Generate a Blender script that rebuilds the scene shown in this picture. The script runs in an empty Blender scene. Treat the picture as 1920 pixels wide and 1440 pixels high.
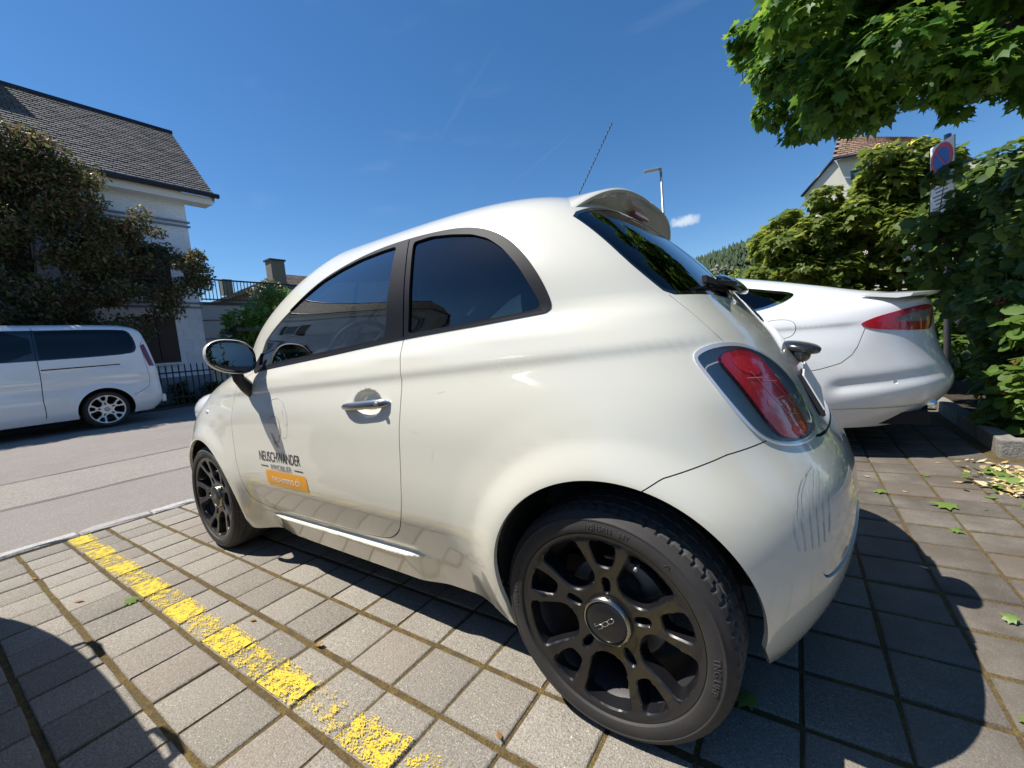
import bpy, bmesh, math, random
import numpy as np
from mathutils import Vector, Matrix
from mathutils.geometry import delaunay_2d_cdt
random.seed(7); RNG = np.random.default_rng(7)
SC = bpy.context.scene
COL = SC.collection
# ------------------------------------------------------------ camera, sky, sun, exposure
cd = bpy.data.cameras.new('camera'); cam = bpy.data.objects.new('camera', cd); COL.objects.link(cam)
SC.camera = cam
cd.sensor_width = 36; cd.lens = 790.13 / 1920 * 36; cd.clip_start = .02; cd.clip_end = 5000
YAW, PITCH, ROLL = -.9526, -.0898, -.0914
fw = Vector((math.cos(PITCH) * math.cos(YAW), math.cos(PITCH) * math.sin(YAW), math.sin(PITCH)))
rt = fw.cross(Vector((0, 0, 1))).normalized(); up = rt.cross(fw)
c_, s_ = math.cos(ROLL), math.sin(ROLL)
r2 = c_ * rt + s_ * up; u2 = -s_ * rt + c_ * up
cam.matrix_world = Matrix(((r2.x, u2.x, -fw.x, -.4161), (r2.y, u2.y, -fw.y, 1.6615), (r2.z, u2.z, -fw.z, .9767), (0, 0, 0, 1)))
SUN = Vector((.475, .335, 1)).normalized()
W = bpy.data.worlds.new('World'); SC.world = W; W.use_nodes = True
wn = W.node_tree.nodes; wl = W.node_tree.links
sky = wn.new('ShaderNodeTexSky'); sky.sky_type = 'NISHITA'; sky.sun_disc = False
sky.sun_elevation = math.asin(SUN.z); sky.sun_rotation = math.atan2(SUN.x, SUN.y)
sky.altitude = 700; sky.air_density = 1.0; sky.dust_density = .25; sky.ozone_density = 3.0
bg = wn['Background']; bg.inputs['Strength'].default_value = .079
SC.view_settings.view_transform = 'Standard'; SC.view_settings.look = 'None'
SC.view_settings.exposure = .64; SC.view_settings.gamma = 1
sl = bpy.data.lights.new('sun', 'SUN'); sl.energy = 5.0; sl.angle = math.radians(.5); sl.color = (1, .95, .86)
so = bpy.data.objects.new('sun', sl); COL.objects.link(so); so.location = (20, 11, 40)
so.rotation_euler = (-SUN).to_track_quat('-Z', 'Y').to_euler()
# thin high cirrus, contrails and one small fair-weather cloud in the sky itself
geo = wn.new('ShaderNodeNewGeometry')
vneg = wn.new('ShaderNodeVectorMath'); vneg.operation = 'SCALE'; vneg.inputs['Scale'].default_value = -1
wl.new(geo.outputs['Incoming'], vneg.inputs[0])
def wmath(op, a, b=None, clamp=False):
    n = wn.new('ShaderNodeMath'); n.operation = op; n.use_clamp = clamp
    for i, x in enumerate((a, b)):
        if x is None: continue
        if isinstance(x, (int, float)): n.inputs[i].default_value = x
        else: wl.new(x, n.inputs[i])
    return n.outputs[0]
def wdot(v):
    n = wn.new('ShaderNodeVectorMath'); n.operation = 'DOT_PRODUCT'; wl.new(vneg.outputs[0], n.inputs[0]); n.inputs[1].default_value = v
    return n.outputs['Value']
def wnoise(sc, det, rot=(0, 0, 0), stretch=(1, 1, 1)):
    m = wn.new('ShaderNodeMapping'); m.inputs['Rotation'].default_value = rot; m.inputs['Scale'].default_value = stretch
    wl.new(vneg.outputs[0], m.inputs['Vector'])
    n = wn.new('ShaderNodeTexNoise'); n.inputs['Scale'].default_value = sc; n.inputs['Detail'].default_value = det
    wl.new(m.outputs[0], n.inputs['Vector']); return n.outputs['Fac']
def wrange(x, a, b, c=0., d=1.):
    n = wn.new('ShaderNodeMapRange'); n.interpolation_type = 'SMOOTHSTEP'
    wl.new(x, n.inputs[0]); n.inputs[1].default_value = a; n.inputs[2].default_value = b; n.inputs[3].default_value = c; n.inputs[4].default_value = d
    return n.outputs[0]
cir = wrange(wnoise(2.2, 6, (0, .35, .6), (1, 4, 9)), .58, .9, 0, .05)
def contrail(a, b, wd, st):
    a = Vector(a).normalized(); b = Vector(b).normalized(); n = a.cross(b).normalized(); m = (a + b).normalized()
    line = wrange(wmath('ABSOLUTE', wdot(n)), 0, wd, 1, 0)
    return wmath('MULTIPLY', wmath('MULTIPLY', line, wrange(wdot(m), a.dot(m) - .003, a.dot(m) + .02)), wmath('MULTIPLY', wnoise(14, 4), st * 1.7))
c1 = contrail((.4473, -.6954, .5625), (.635, -.6631, .3963), .006, .04)
c2 = contrail((.3679, -.8285, .4222), (.5294, -.7803, .3331), .0022, .10)
CL = Vector((.2027, -.9536, .2228)).normalized(); CR = CL.cross(Vector((0, 0, 1))).normalized(); CU = CR.cross(CL)
px = wdot(CR); py = wdot(CU); cn = wmath('SUBTRACT', wnoise(60, 5), .5)
d2 = wmath('ADD', wmath('POWER', wmath('MULTIPLY', px, 1 / .030), 2), wmath('POWER', wmath('MULTIPLY', py, 1 / .0125), 2))
puff = wmath('MULTIPLY', wrange(wmath('ADD', d2, wmath('MULTIPLY', cn, 2.6)), -.1, 1.25, .62, 0), wrange(wdot(CL), .9, .95))
tot = wmath('MAXIMUM', wmath('MAXIMUM', cir, puff), wmath('MAXIMUM', c1, c2), True)
mx = wn.new('ShaderNodeMix'); mx.data_type = 'RGBA'
wl.new(tot, mx.inputs['Factor']); hs_ = wn.new('ShaderNodeHueSaturation'); hs_.inputs['Saturation'].default_value = 1.25; hs_.inputs['Value'].default_value = 1.15; wl.new(sky.outputs[0], hs_.inputs['Color']); wl.new(hs_.outputs[0], mx.inputs['A']); mx.inputs['B'].default_value = (8.2, 8.4, 8.8, 1)
wl.new(mx.outputs['Result'], bg.inputs['Color'])

# ------------------------------------------------------------ helpers
def tag(o, label=None, cat=None, group=None, kind=None):
    for k, v in (('label', label), ('category', cat), ('group', group), ('kind', kind)):
        if v: o[k] = v
    return o
def empty(name, loc=(0, 0, 0), rz=0, **k):
    o = bpy.data.objects.new(name, None); COL.objects.link(o); o.location = loc; o.rotation_euler = (0, 0, rz)
    o.empty_display_size = .1
    return tag(o, **k)
def link(name, me, parent=None, mat=None, loc=None, rot=None, **k):
    o = bpy.data.objects.new(name, me); COL.objects.link(o); o.parent = parent
    if mat is not None and not me.materials: me.materials.append(mat)
    if loc is not None: o.location = loc
    if rot is not None: o.rotation_euler = rot
    return tag(o, **k)
def mesh(name, V, F, smooth=False, normals=None):
    me = bpy.data.meshes.new(name)
    me.from_pydata([tuple(map(float, v)) for v in V], [], [tuple(int(i) for i in f) for f in F]); me.update()
    if smooth or normals is not None:
        me.polygons.foreach_set('use_smooth', [True] * len(me.polygons))
    if normals is not None:
        me.normals_split_custom_set_from_vertices([tuple(map(float, n)) for n in normals])
    return me
def tri_mesh(name, V, T, smooth=False):
    """fast triangle mesh from arrays"""
    V = np.asarray(V, np.float32); T = np.asarray(T, np.int32)
    me = bpy.data.meshes.new(name); me.vertices.add(len(V)); me.vertices.foreach_set('co', V.ravel())
    me.loops.add(T.size); me.loops.foreach_set('vertex_index', T.ravel())
    me.polygons.add(len(T)); me.polygons.foreach_set('loop_start', np.arange(len(T), dtype=np.int32) * T.shape[1])
    if smooth: me.polygons.foreach_set('use_smooth', np.ones(len(T), bool))
    me.update(calc_edges=True); me.validate(); return me
class MB:
    """collects boxes, tubes, lathes and sheets into one mesh"""
    def __init__(s): s.V = []; s.F = []
    def add(s, V, F):
        o = len(s.V); s.V += [tuple(v) for v in V]; s.F += [tuple(i + o for i in f) for f in F]; return s
    def box(s, c, d, rz=0, M=None):
        x, y, z = [t / 2 for t in d]; V = []
        for k in (-z, z):
            for i, j in ((-x, -y), (x, -y), (x, y), (-x, y)):
                p = Vector((i * math.cos(rz) - j * math.sin(rz), i * math.sin(rz) + j * math.cos(rz), k))
                V.append((M @ p if M else p) + Vector(c))
        return s.add(V, [(3, 2, 1, 0), (4, 5, 6, 7), (0, 1, 5, 4), (1, 2, 6, 5), (2, 3, 7, 6), (3, 0, 4, 7)])
    def tube(s, pts, r, n=10, cap=True):
        pts = [Vector(p) for p in pts]; R = r if hasattr(r, '__len__') else [r] * len(pts); V = []; F = []
        nrm = None
        for i, p in enumerate(pts):
            t = (pts[min(i + 1, len(pts) - 1)] - pts[max(i - 1, 0)]).normalized()
            if nrm is None: nrm = t.orthogonal().normalized()
            else: nrm = (nrm - t * nrm.dot(t)).normalized()
            b = t.cross(nrm)
            for k in range(n):
                a = 2 * math.pi * k / n; V.append(p + (nrm * math.cos(a) + b * math.sin(a)) * R[i])
        for i in range(len(pts) - 1):
            for k in range(n): F.append((i * n + k, i * n + (k + 1) % n, (i + 1) * n + (k + 1) % n, (i + 1) * n + k))
        if cap: F += [tuple(reversed(range(n))), tuple((len(pts) - 1) * n + k for k in range(n))]
        return s.add(V, F)
    def lathe(s, prof, n=48, axis='y', c=(0, 0, 0), closed=False):
        """prof: list of (r, h)"""
        V = []; F = []; m = len(prof)
        for k in range(n):
            a = 2 * math.pi * k / n
            for r, h in prof:
                V.append((c[0] + r * math.cos(a), c[1] + h, c[2] + r * math.sin(a)) if axis == 'y' else (c[0] + r * math.cos(a), c[1] + r * math.sin(a), c[2] + h))
        for k in range(n):
            for j in range(m - (0 if closed else 1)):
                a, b = k * m + j, k * m + (j + 1) % m; e, f = ((k + 1) % n) * m + j, ((k + 1) % n) * m + (j + 1) % m
                F.append((a, b, f, e))
        return s.add(V, F)
    def grid(s, G):
        G = np.asarray(G); a, b = G.shape[:2]
        return s.add(G.reshape(-1, 3), [(i * b + j, (i + 1) * b + j, (i + 1) * b + j + 1, i * b + j + 1) for i in range(a - 1) for j in range(b - 1)])
    def build(s, name, mat, parent=None, smooth=False, bevel=0, auto=None, **k):
        me = mesh(name, s.V, s.F, smooth)
        if bevel:
            bm = bmesh.new(); bm.from_mesh(me); bmesh.ops.bevel(bm, geom=bm.edges[:], offset=bevel, segments=2, affect='EDGES', profile=.6); bm.to_mesh(me); bm.free()
        if auto is not None:
            me.polygons.foreach_set('use_smooth', [True] * len(me.polygons)); me.set_sharp_from_angle(angle=math.radians(auto))
        return link(name, me, parent, mat, **k)
def ellipsoid(c, r, M=None, nu=20, nv=12, pw=1.0):
    V = []; F = []
    sp = lambda t: math.copysign(abs(t) ** pw, t)
    for j in range(nv + 1):
        b = math.pi * (j / nv - .5)
        for i in range(nu):
            a = 2 * math.pi * i / nu
            p = Vector((r[0] * sp(math.cos(b)) * sp(math.cos(a)), r[1] * sp(math.cos(b)) * sp(math.sin(a)), r[2] * sp(math.sin(b))))
            V.append((M @ p if M else p) + Vector(c))
    for j in range(nv):
        for i in range(nu): F.append((j * nu + i, j * nu + (i + 1) % nu, (j + 1) * nu + (i + 1) % nu, (j + 1) * nu + i))
    return V, F
FONT_CACHE = {}
def text_geo(s, size=1.0, ext=0.0, spacing=1.0, bold=0.0):
    cu = bpy.data.curves.new('txt', 'FONT'); cu.body = s; cu.size = size; cu.extrude = ext; cu.space_character = spacing; cu.offset = bold
    cu.align_x = 'CENTER'; cu.resolution_u = 4
    o = bpy.data.objects.new('txt', cu); COL.objects.link(o)
    dg = bpy.context.evaluated_depsgraph_get(); me = o.evaluated_get(dg).to_mesh()
    V = np.array([v.co[:] for v in me.vertices]); F = [tuple(p.vertices) for p in me.polygons]
    o.evaluated_get(dg).to_mesh_clear(); bpy.data.objects.remove(o); bpy.data.curves.remove(cu)
    return V, F

# ------------------------------------------------------------ materials
def sinp(n, key, v):
    if key in n.inputs: n.inputs[key].default_value = v
def mat(name, col, rough=.6, metal=0, coat=0, spec=None, noise=None, bump=None, trans=0, ior=None, island=0, objrand=0, sheen=0):
    """noise=(scale, amount, colour2); bump=(scale, strength, distance); objrand: per-object brightness spread"""
    m = bpy.data.materials.new(name); m.use_nodes = True; nt = m.node_tree; N = nt.nodes; L = nt.links
    b = N['Principled BSDF']; c4 = (*col, 1)
    b.inputs['Base Color'].default_value = c4; b.inputs['Roughness'].default_value = rough; b.inputs['Metallic'].default_value = metal
    sinp(b, 'Coat Weight', coat); sinp(b, 'Coat Roughness', .03)
    if spec is not None: sinp(b, 'Specular IOR Level', spec)
    if trans: sinp(b, 'Transmission Weight', trans)
    if ior: sinp(b, 'IOR', ior)
    src = None
    tc = N.new('ShaderNodeTexCoord')
    if noise:
        t = N.new('ShaderNodeTexNoise'); t.inputs['Scale'].default_value = noise[0]; t.inputs['Detail'].default_value = 6; t.inputs['Roughness'].default_value = .65
        L.new(tc.outputs['Object'], t.inputs['Vector'])
        r = N.new('ShaderNodeMapRange'); L.new(t.outputs['Fac'], r.inputs[0]); r.inputs[1].default_value = .35; r.inputs[2].default_value = .68; r.inputs[4].default_value = noise[1]
        x = N.new('ShaderNodeMix'); x.data_type = 'RGBA'; L.new(r.outputs[0], x.inputs['Factor']); x.inputs['A'].default_value = c4; x.inputs['B'].default_value = (*noise[2], 1)
        src = x.outputs['Result']
    if island or objrand:
        hv = N.new('ShaderNodeHueSaturation')
        if src: L.new(src, hv.inputs['Color'])
        else: hv.inputs['Color'].default_value = c4
        if island: g = N.new('ShaderNodeNewGeometry'); rs = g.outputs['Random Per Island']; am = island
        else: g = N.new('ShaderNodeObjectInfo'); rs = g.outputs['Random']; am = objrand
        r = N.new('ShaderNodeMapRange'); L.new(rs, r.inputs[0]); r.inputs[3].default_value = 1 - am; r.inputs[4].default_value = 1 + am; L.new(r.outputs[0], hv.inputs['Value'])
        q = N.new('ShaderNodeMath'); q.operation = 'MULTIPLY'; L.new(rs, q.inputs[0]); q.inputs[1].default_value = 7.31
        q2 = N.new('ShaderNodeMath'); q2.operation = 'FRACT'; L.new(q.outputs[0], q2.inputs[0])
        r = N.new('ShaderNodeMapRange'); L.new(q2.outputs[0], r.inputs[0]); r.inputs[3].default_value = .5 - am * .05; r.inputs[4].default_value = .5 + am * .05; L.new(r.outputs[0], hv.inputs['Hue'])
        src = hv.outputs[0]
    if src: L.new(src, b.inputs['Base Color'])
    if bump:
        t = N.new('ShaderNodeTexNoise'); t.inputs['Scale'].default_value = bump[0]; t.inputs['Detail'].default_value = 8; t.inputs['Roughness'].default_value = .7
        L.new(tc.outputs['Object'], t.inputs['Vector'])
        u = N.new('ShaderNodeBump'); u.inputs['Strength'].default_value = bump[1]; u.inputs['Distance'].default_value = bump[2]
        L.new(t.outputs['Fac'], u.inputs['Height']); L.new(u.outputs[0], b.inputs['Normal'])
    return m
def glass_mat(name, tint, rough=0.0, ior=1.5, boost=1.0):
    m = bpy.data.materials.new(name); m.use_nodes = True; nt = m.node_tree; N = nt.nodes; L = nt.links
    N.remove(N['Principled BSDF']); out = N['Material Output']
    tr = N.new('ShaderNodeBsdfTransparent'); tr.inputs[0].default_value = (*tint, 1)
    gl = N.new('ShaderNodeBsdfGlossy'); gl.inputs['Roughness'].default_value = rough
    f = N.new('ShaderNodeFresnel'); f.inputs[0].default_value = ior
    p = N.new('ShaderNodeMath'); p.operation = 'MULTIPLY'; p.use_clamp = True; p.inputs[1].default_value = boost; L.new(f.outputs[0], p.inputs[0])
    x = N.new('ShaderNodeMixShader'); L.new(p.outputs[0], x.inputs[0]); L.new(tr.outputs[0], x.inputs[1]); L.new(gl.outputs[0], x.inputs[2])
    L.new(x.outputs[0], out.inputs['Surface']); return m
def leaf_mat(name, col, transl, island=.35, rough=.45, back=None):
    m = bpy.data.materials.new(name); m.use_nodes = True; nt = m.node_tree; N = nt.nodes; L = nt.links
    b = N['Principled BSDF']; b.inputs['Roughness'].default_value = rough; out = N['Material Output']; sinp(b, 'Specular IOR Level', .4)
    g = N.new('ShaderNodeNewGeometry'); rp = N.new('ShaderNodeValToRGB'); L.new(g.outputs['Random Per Island'], rp.inputs[0])
    el = rp.color_ramp.elements
    cols = col if isinstance(col[0], (tuple, list)) else [tuple(c * (1 - island) for c in col), tuple(c * (1 + island) for c in col)]
    el[0].color = (*cols[0], 1); el[1].color = (*cols[-1], 1)
    for i, c in enumerate(cols[1:-1]):
        e = el.new((i + 1) / (len(cols) - 1)); e.color = (*c, 1)
    L.new(rp.outputs[0], b.inputs['Base Color'])
    t = N.new('ShaderNodeBsdfTranslucent'); hv = N.new('ShaderNodeHueSaturation'); L.new(rp.outputs[0], hv.inputs['Color']); hv.inputs['Value'].default_value = 1.7; hv.inputs['Hue'].default_value = .475
    L.new(hv.outputs[0], t.inputs[0])
    x = N.new('ShaderNodeMixShader'); x.inputs[0].default_value = transl; L.new(b.outputs[0], x.inputs[1]); L.new(t.outputs[0], x.inputs[2]); L.new(x.outputs[0], out.inputs['Surface'])
    return m
M = {}
M['paint'] = mat('fiat_cream_paint', (.675, .655, .565), .26, coat=1)
M['paint_w'] = mat('white_paint', (.74, .745, .75), .28, coat=1)
M['paint_van'] = mat('van_white_paint', (.74, .75, .76), .3, coat=1)
M['paint_s'] = mat('silver_paint', (.42, .43, .45), .35, metal=.6, coat=1)
M['black'] = mat('black_plastic', (.016, .016, .018), .5, bump=(600, .15, .0005))
M['trim'] = mat('grey_black_trim', (.010, .011, .016), .55, spec=.15)
M['gloss'] = mat('black_gloss', (.006, .006, .007), .06, coat=1)
M['under'] = mat('dark_underbody', (.012, .012, .012), .9)
M['seal'] = mat('rubber_seal', (.008, .008, .008), .8)
M['chrome'] = mat('chrome', (.75, .76, .78), .09, metal=1)
M['darkmetal'] = mat('dark_chrome', (.13, .13, .135), .25, metal=.9)
M['ring'] = mat('lamp_ring', (.72, .73, .75), .2, metal=.45, coat=.5)
M['bowl'] = mat('lamp_bowl_grey', (.55, .58, .60), .35, metal=.2, coat=.3)
M['satin'] = mat('satin_chrome', (.42, .43, .45), .28, metal=1)
M['grey'] = mat('grey_metal', (.35, .36, .37), .45, metal=.8)
M['rim'] = mat('black_alloy', (.009, .009, .011), .32, metal=.1, coat=.35)
M['barrel'] = mat('wheel_barrel', (.05, .047, .05), .5, metal=.6)
M['tyre'] = mat('tyre_rubber', (.021, .020, .020), .72, noise=(9, .8, (.036, .032, .030)), bump=(220, .3, .001))
M['tread'] = mat('tyre_tread', (.04, .04, .041), .85, noise=(30, .8, (.085, .083, .08)), bump=(150, .4, .001))
M['mirror'] = mat('mirror_glass', (.62, .64, .66), .01, metal=1)
M['glass_f'] = glass_mat('side_glass', (.40, .46, .46), boost=3.6)
M['glass_d'] = glass_mat('privacy_glass', (.15, .17, .18), boost=2.0)
M['glass_r'] = glass_mat('rear_glass', (.07, .08, .08), boost=1.3)
M['clear'] = glass_mat('clear_lens', (.86, .9, .9))
M['fabric'] = mat('seat_fabric', (.03, .03, .033), .9, bump=(300, .3, .002))
M['dash'] = mat('dashboard', (.035, .035, .038), .6)
M['plate'] = mat('plate_white', (.75, .75, .73), .4)
M['ink'] = mat('decal_ink', (.03, .03, .035), .4)
M['inkgrey'] = mat('decal_grey', (.20, .20, .21), .4)
M['inkpale'] = mat('decal_pale', (.55, .55, .52), .4)
M['orange'] = mat('decal_orange', (.80, .36, .02), .35)
M['white'] = mat('decal_white', (.86, .85, .80), .4)
M['clear2'] = mat('lamp_lens', (.55, .56, .56), .12, coat=1)
M['stripe'] = mat('stripe_grey', (.57, .57, .55), .4)
M['alloy'] = mat('bright_alloy', (.62, .63, .65), .3, metal=.55)
M['disc'] = mat('brake_disc', (.42, .38, .35), .4, metal=.9)
def lens_mat(name, col):
    return mat(name, col, .22, coat=1)
M['red'] = lens_mat('red_lens', (.30, .008, .020))
M['red_f'] = lens_mat('red_lens_deep', (.34, .008, .018))
M['red_v'] = lens_mat('red_lens_dark', (.15, .006, .010))
M['smoke'] = mat('smoked_lens', (.20, .17, .165), .2, coat=1)
M['rib'] = mat('lens_rib', (.50, .16, .17), .3)
M['red2'] = lens_mat('red_lens_inner', (.40, .012, .024))
# ------------------------------------------------------------ ground, paving, kerb, road
def pos_mat(name, base, layers, rough=.9, bump=(), objrand=0.0, islrand=0.0, specks=(), dirt=None):
    """surface coloured by world position: layers=(scale, lo, hi, colour, amount); specks=(scale, threshold, colour); bump=(scale, distance)"""
    m = bpy.data.materials.new(name); m.use_nodes = True; nt = m.node_tree; N = nt.nodes; L = nt.links; b = N['Principled BSDF']; b.inputs['Roughness'].default_value = rough
    sinp(b, 'Specular IOR Level', .3)
    g = N.new('ShaderNodeNewGeometry'); src = None
    def noise(sc, det=6):
        t = N.new('ShaderNodeTexNoise'); t.inputs['Scale'].default_value = sc; t.inputs['Detail'].default_value = det; t.inputs['Roughness'].default_value = .62; L.new(g.outputs['Position'], t.inputs['Vector']); return t.outputs['Fac']
    rgb = N.new('ShaderNodeRGB'); rgb.outputs[0].default_value = (*base, 1); src = rgb.outputs[0]
    def over(fac, col, amt=1.0):
        nonlocal src
        x = N.new('ShaderNodeMix'); x.data_type = 'RGBA'; q = N.new('ShaderNodeMath'); q.operation = 'MULTIPLY'; L.new(fac, q.inputs[0]); q.inputs[1].default_value = amt
        L.new(q.outputs[0], x.inputs['Factor']); L.new(src, x.inputs['A']); x.inputs['B'].default_value = (*col, 1); src = x.outputs['Result']
    for sc, lo, hi, col, amt in layers:
        r = N.new('ShaderNodeMapRange'); r.interpolation_type = 'SMOOTHSTEP'; L.new(noise(sc), r.inputs[0]); r.inputs[1].default_value = lo; r.inputs[2].default_value = hi; over(r.outputs[0], col, amt)
    for sc, th, col in specks:
        v = N.new('ShaderNodeTexVoronoi'); v.inputs['Scale'].default_value = sc; L.new(g.outputs['Position'], v.inputs['Vector'])
        sx = N.new('ShaderNodeSeparateColor'); L.new(v.outputs['Color'], sx.inputs[0])
        r = N.new('ShaderNodeMapRange'); L.new(sx.outputs[0], r.inputs[0]); r.inputs[1].default_value = th; r.inputs[2].default_value = th + .03; over(r.outputs[0], col, .75)
    if dirt:
        mp = N.new('ShaderNodeVectorMath'); mp.operation = 'DOT_PRODUCT'; L.new(g.outputs['Position'], mp.inputs[0]); mp.inputs[1].default_value = dirt[:3]
        r0 = N.new('ShaderNodeMapRange'); r0.interpolation_type = 'SMOOTHSTEP'; L.new(mp.outputs['Value'], r0.inputs[0]); r0.inputs[1].default_value = dirt[3]; r0.inputs[2].default_value = dirt[4]
        q = N.new('ShaderNodeMath'); q.operation = 'MULTIPLY'; L.new(r0.outputs[0], q.inputs[0]); L.new(noise(4), q.inputs[1]); over(q.outputs[0], dirt[5], 1.75)
    if objrand or islrand:
        if objrand: rs = N.new('ShaderNodeObjectInfo').outputs['Random']; am = objrand
        else: rs = g.outputs['Random Per Island']; am = islrand
        hv = N.new('ShaderNodeHueSaturation'); L.new(src, hv.inputs['Color'])
        r = N.new('ShaderNodeMapRange'); L.new(rs, r.inputs[0]); r.inputs[3].default_value = 1 - am; r.inputs[4].default_value = 1 + am; L.new(r.outputs[0], hv.inputs['Value']); src = hv.outputs[0]
        q = N.new('ShaderNodeMath'); q.operation = 'MULTIPLY'; L.new(rs, q.inputs[0]); q.inputs[1].default_value = 13.7
        q2 = N.new('ShaderNodeMath'); q2.operation = 'FRACT'; L.new(q.outputs[0], q2.inputs[0])
        r = N.new('ShaderNodeMapRange'); L.new(q2.outputs[0], r.inputs[0]); r.inputs[1].default_value = .74; r.inputs[2].default_value = .80; over(r.outputs[0], (base[0] * .86, base[1] * .73, base[2] * .70), .24)
    L.new(src, b.inputs['Base Color'])
    prev = None
    for sc, dist in bump:
        u = N.new('ShaderNodeBump'); u.inputs['Strength'].default_value = 1; u.inputs['Distance'].default_value = dist; L.new(noise(sc, 3), u.inputs['Height'])
        if prev: L.new(prev, u.inputs['Normal'])
        prev = u.outputs[0]
    if prev: L.new(prev, b.inputs['Normal'])
    return m
STONE_L = ((1.1, .45, .72, (.175, .158, .135), .55), (7, .5, .7, (.20, .178, .150), .5), (60, .42, .64, (.29, .262, .222), .5), (190, .47, .58, (.125, .112, .095), .62), (300, .54, .62, (.40, .375, .335), .6))
STONE_S = ((330, .965, (.50, .47, .43)), (260, .97, (.10, .09, .08)))
M['stone'] = pos_mat('paving_concrete', (.245, .222, .190), STONE_L, .92, ((110, .0035), (300, .0022)), objrand=.15, specks=STONE_S, dirt=(-1, -.25, 0, .0, 1.0, (.095, .082, .068)))
M['stone_far'] = pos_mat('paving_concrete_far', (.245, .222, .190), STONE_L, .92, ((120, .0020),), islrand=.15, specks=STONE_S, dirt=(-1, -.25, 0, .0, 1.0, (.095, .082, .068)))
M['joint'] = pos_mat('mossy_joint', (.095, .066, .030), ((25, .4, .65, (.16, .112, .032), .8), (140, .45, .6, (.055, .042, .022), .7), (6, .55, .7, (.06, .055, .045), .6)), 1, ((150, .006),))
M['granite'] = pos_mat('granite', (.36, .355, .34), ((30, .4, .65, (.22, .215, .21), .7), (160, .45, .6, (.5, .49, .47), .6)), .85, ((60, .006), (220, .002)), objrand=.15)
M['edging'] = pos_mat('edging_stone', (.19, .18, .16), ((20, .4, .65, (.11, .105, .09), .8), (160, .45, .6, (.27, .26, .24), .5)), .9, ((60, .006),), objrand=.15)
M['asphalt'] = pos_mat('asphalt', (.215, .184, .162), ((.5, .38, .66, (.165, .148, .138), .8), (3.5, .45, .62, (.225, .205, .19), .5), (60, .42, .6, (.145, .135, .125), .55), (260, .45, .6, (.27, .25, .235), .5)), .93, ((160, .004),), specks=((230, .93, (.36, .34, .32)),))
M['asphalt2'] = pos_mat('asphalt_coarse', (.245, .212, .186), ((2, .4, .65, (.20, .18, .165), .6), (45, .42, .6, (.15, .138, .125), .65), (190, .45, .6, (.31, .29, .265), .5)), .93, ((110, .005),), specks=((170, .92, (.40, .38, .35)),))
M['tar'] = pos_mat('tar_seam', (.095, .086, .08), ((3, .4, .6, (.16, .145, .135), .8), (30, .4, .6, (.13, .12, .11), .7),), .7, ((80, .003),))
M['soil'] = pos_mat('soil', (.07, .055, .04), ((8, .4, .65, (.10, .085, .055), .7), (60, .45, .6, (.03, .025, .02), .7)), 1, ((30, .03), (120, .01)))
M['grass_g'] = pos_mat('grass_ground', (.055, .085, .022), ((2, .4, .65, (.08, .11, .03), .6), (40, .45, .6, (.03, .05, .014), .7)), 1, ((50, .02),))
def sheet(name, x0, x1, y0, y1, zf, m, nx=2, ny=2, parent=None, **k):
    G = [[(x, y, zf(x, y)) for y in np.linspace(y0, y1, ny)] for x in np.linspace(x0, x1, nx)]
    return MB().grid(G).build(name, m, parent, **k)
def road_z(x): return .0235 * (min(x, 12.7) - 3.62) - .012
sheet('ground', -1500, 1500, -1500, 1500, lambda x, y: -.30, M['grass_g'], kind='structure')
sheet('yard_ground', -8, 3.62, -40, 12, lambda x, y: -.10, M['soil'], kind='structure')
sheet('road', 3.60, 12.7, -60, 60, lambda x, y: road_z(x), M['asphalt'], 24, 60, kind='structure')
def wavy(name, xc, wd, m, dz):
    ys = np.linspace(-25, 12, 150); w = np.cumsum(RNG.normal(0, .004, 150)); w -= np.linspace(w[0], w[-1], 150); e = RNG.normal(0, .003, (2, 150))
    G = [[(xc + w[i] + sg * wd / 2 + e[(sg + 1) // 2][i], y, road_z(xc + w[i] + sg * wd / 2) + dz) for i, y in enumerate(ys)] for sg in (-1, 1)]
    return MB().grid(G).build(name, m, kind='structure')
wavy('road_patch', 5.6, 1.2, M['asphalt2'], .004)
wavy('road_seam', 5.0, .020, M['tar'], .008); wavy('road_seam', 6.2, .026, M['tar'], .008)
sheet('verge', 12.70, 60, -60, 60, lambda x, y: .245 + .004 * (x - 12.7), M['grass_g'], 8, 8, kind='structure')
GY = .0241; GC, GS = math.cos(GY), math.sin(GY); PX, PY, GX0, GY0 = .2040, .2006, 1.8755, 1.3489
def grid_xy(i, j):
    """paving lattice: i counts joints across the bay, j counts joints towards the rear"""
    X = GX0 - j * PX; Y = GY0 - i * PY; return GC * X - GS * Y, GS * X + GC * Y
paving = sheet('paving', -7.5, 3.54, -9, 9, lambda x, y: -.0055, M['joint'], 40, 60, kind='structure')
def stone_mesh(seed):
    r = random.Random(seed); a, b = PX / 2 - .0048, PY / 2 - .0090; mb = MB(); V = []
    def loop(da, z, jit):
        o = []
        for sx, sy in ((-1, -1), (0, -1), (1, -1), (1, 0), (1, 1), (0, 1), (-1, 1), (-1, 0)):
            o.append((sx * (a - da) + r.uniform(-jit, jit), sy * (b - da) + r.uniform(-jit, jit), z))
        return o
    V = loop(0, -.05, 0) + loop(0, -.006, .0012) + loop(.0028, -.0014, .0012) + loop(.008, 0, .001) + [(0, 0, 0)]
    F = [(k * 8 + i, k * 8 + (i + 1) % 8, k * 8 + 8 + (i + 1) % 8, k * 8 + 8 + i) for k in range(3) for i in range(8)] + [(24 + i, 24 + (i + 1) % 8, 32) for i in range(8)]
    return V, F
SV = [stone_mesh(s) for s in range(5)]; SM = []
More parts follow.
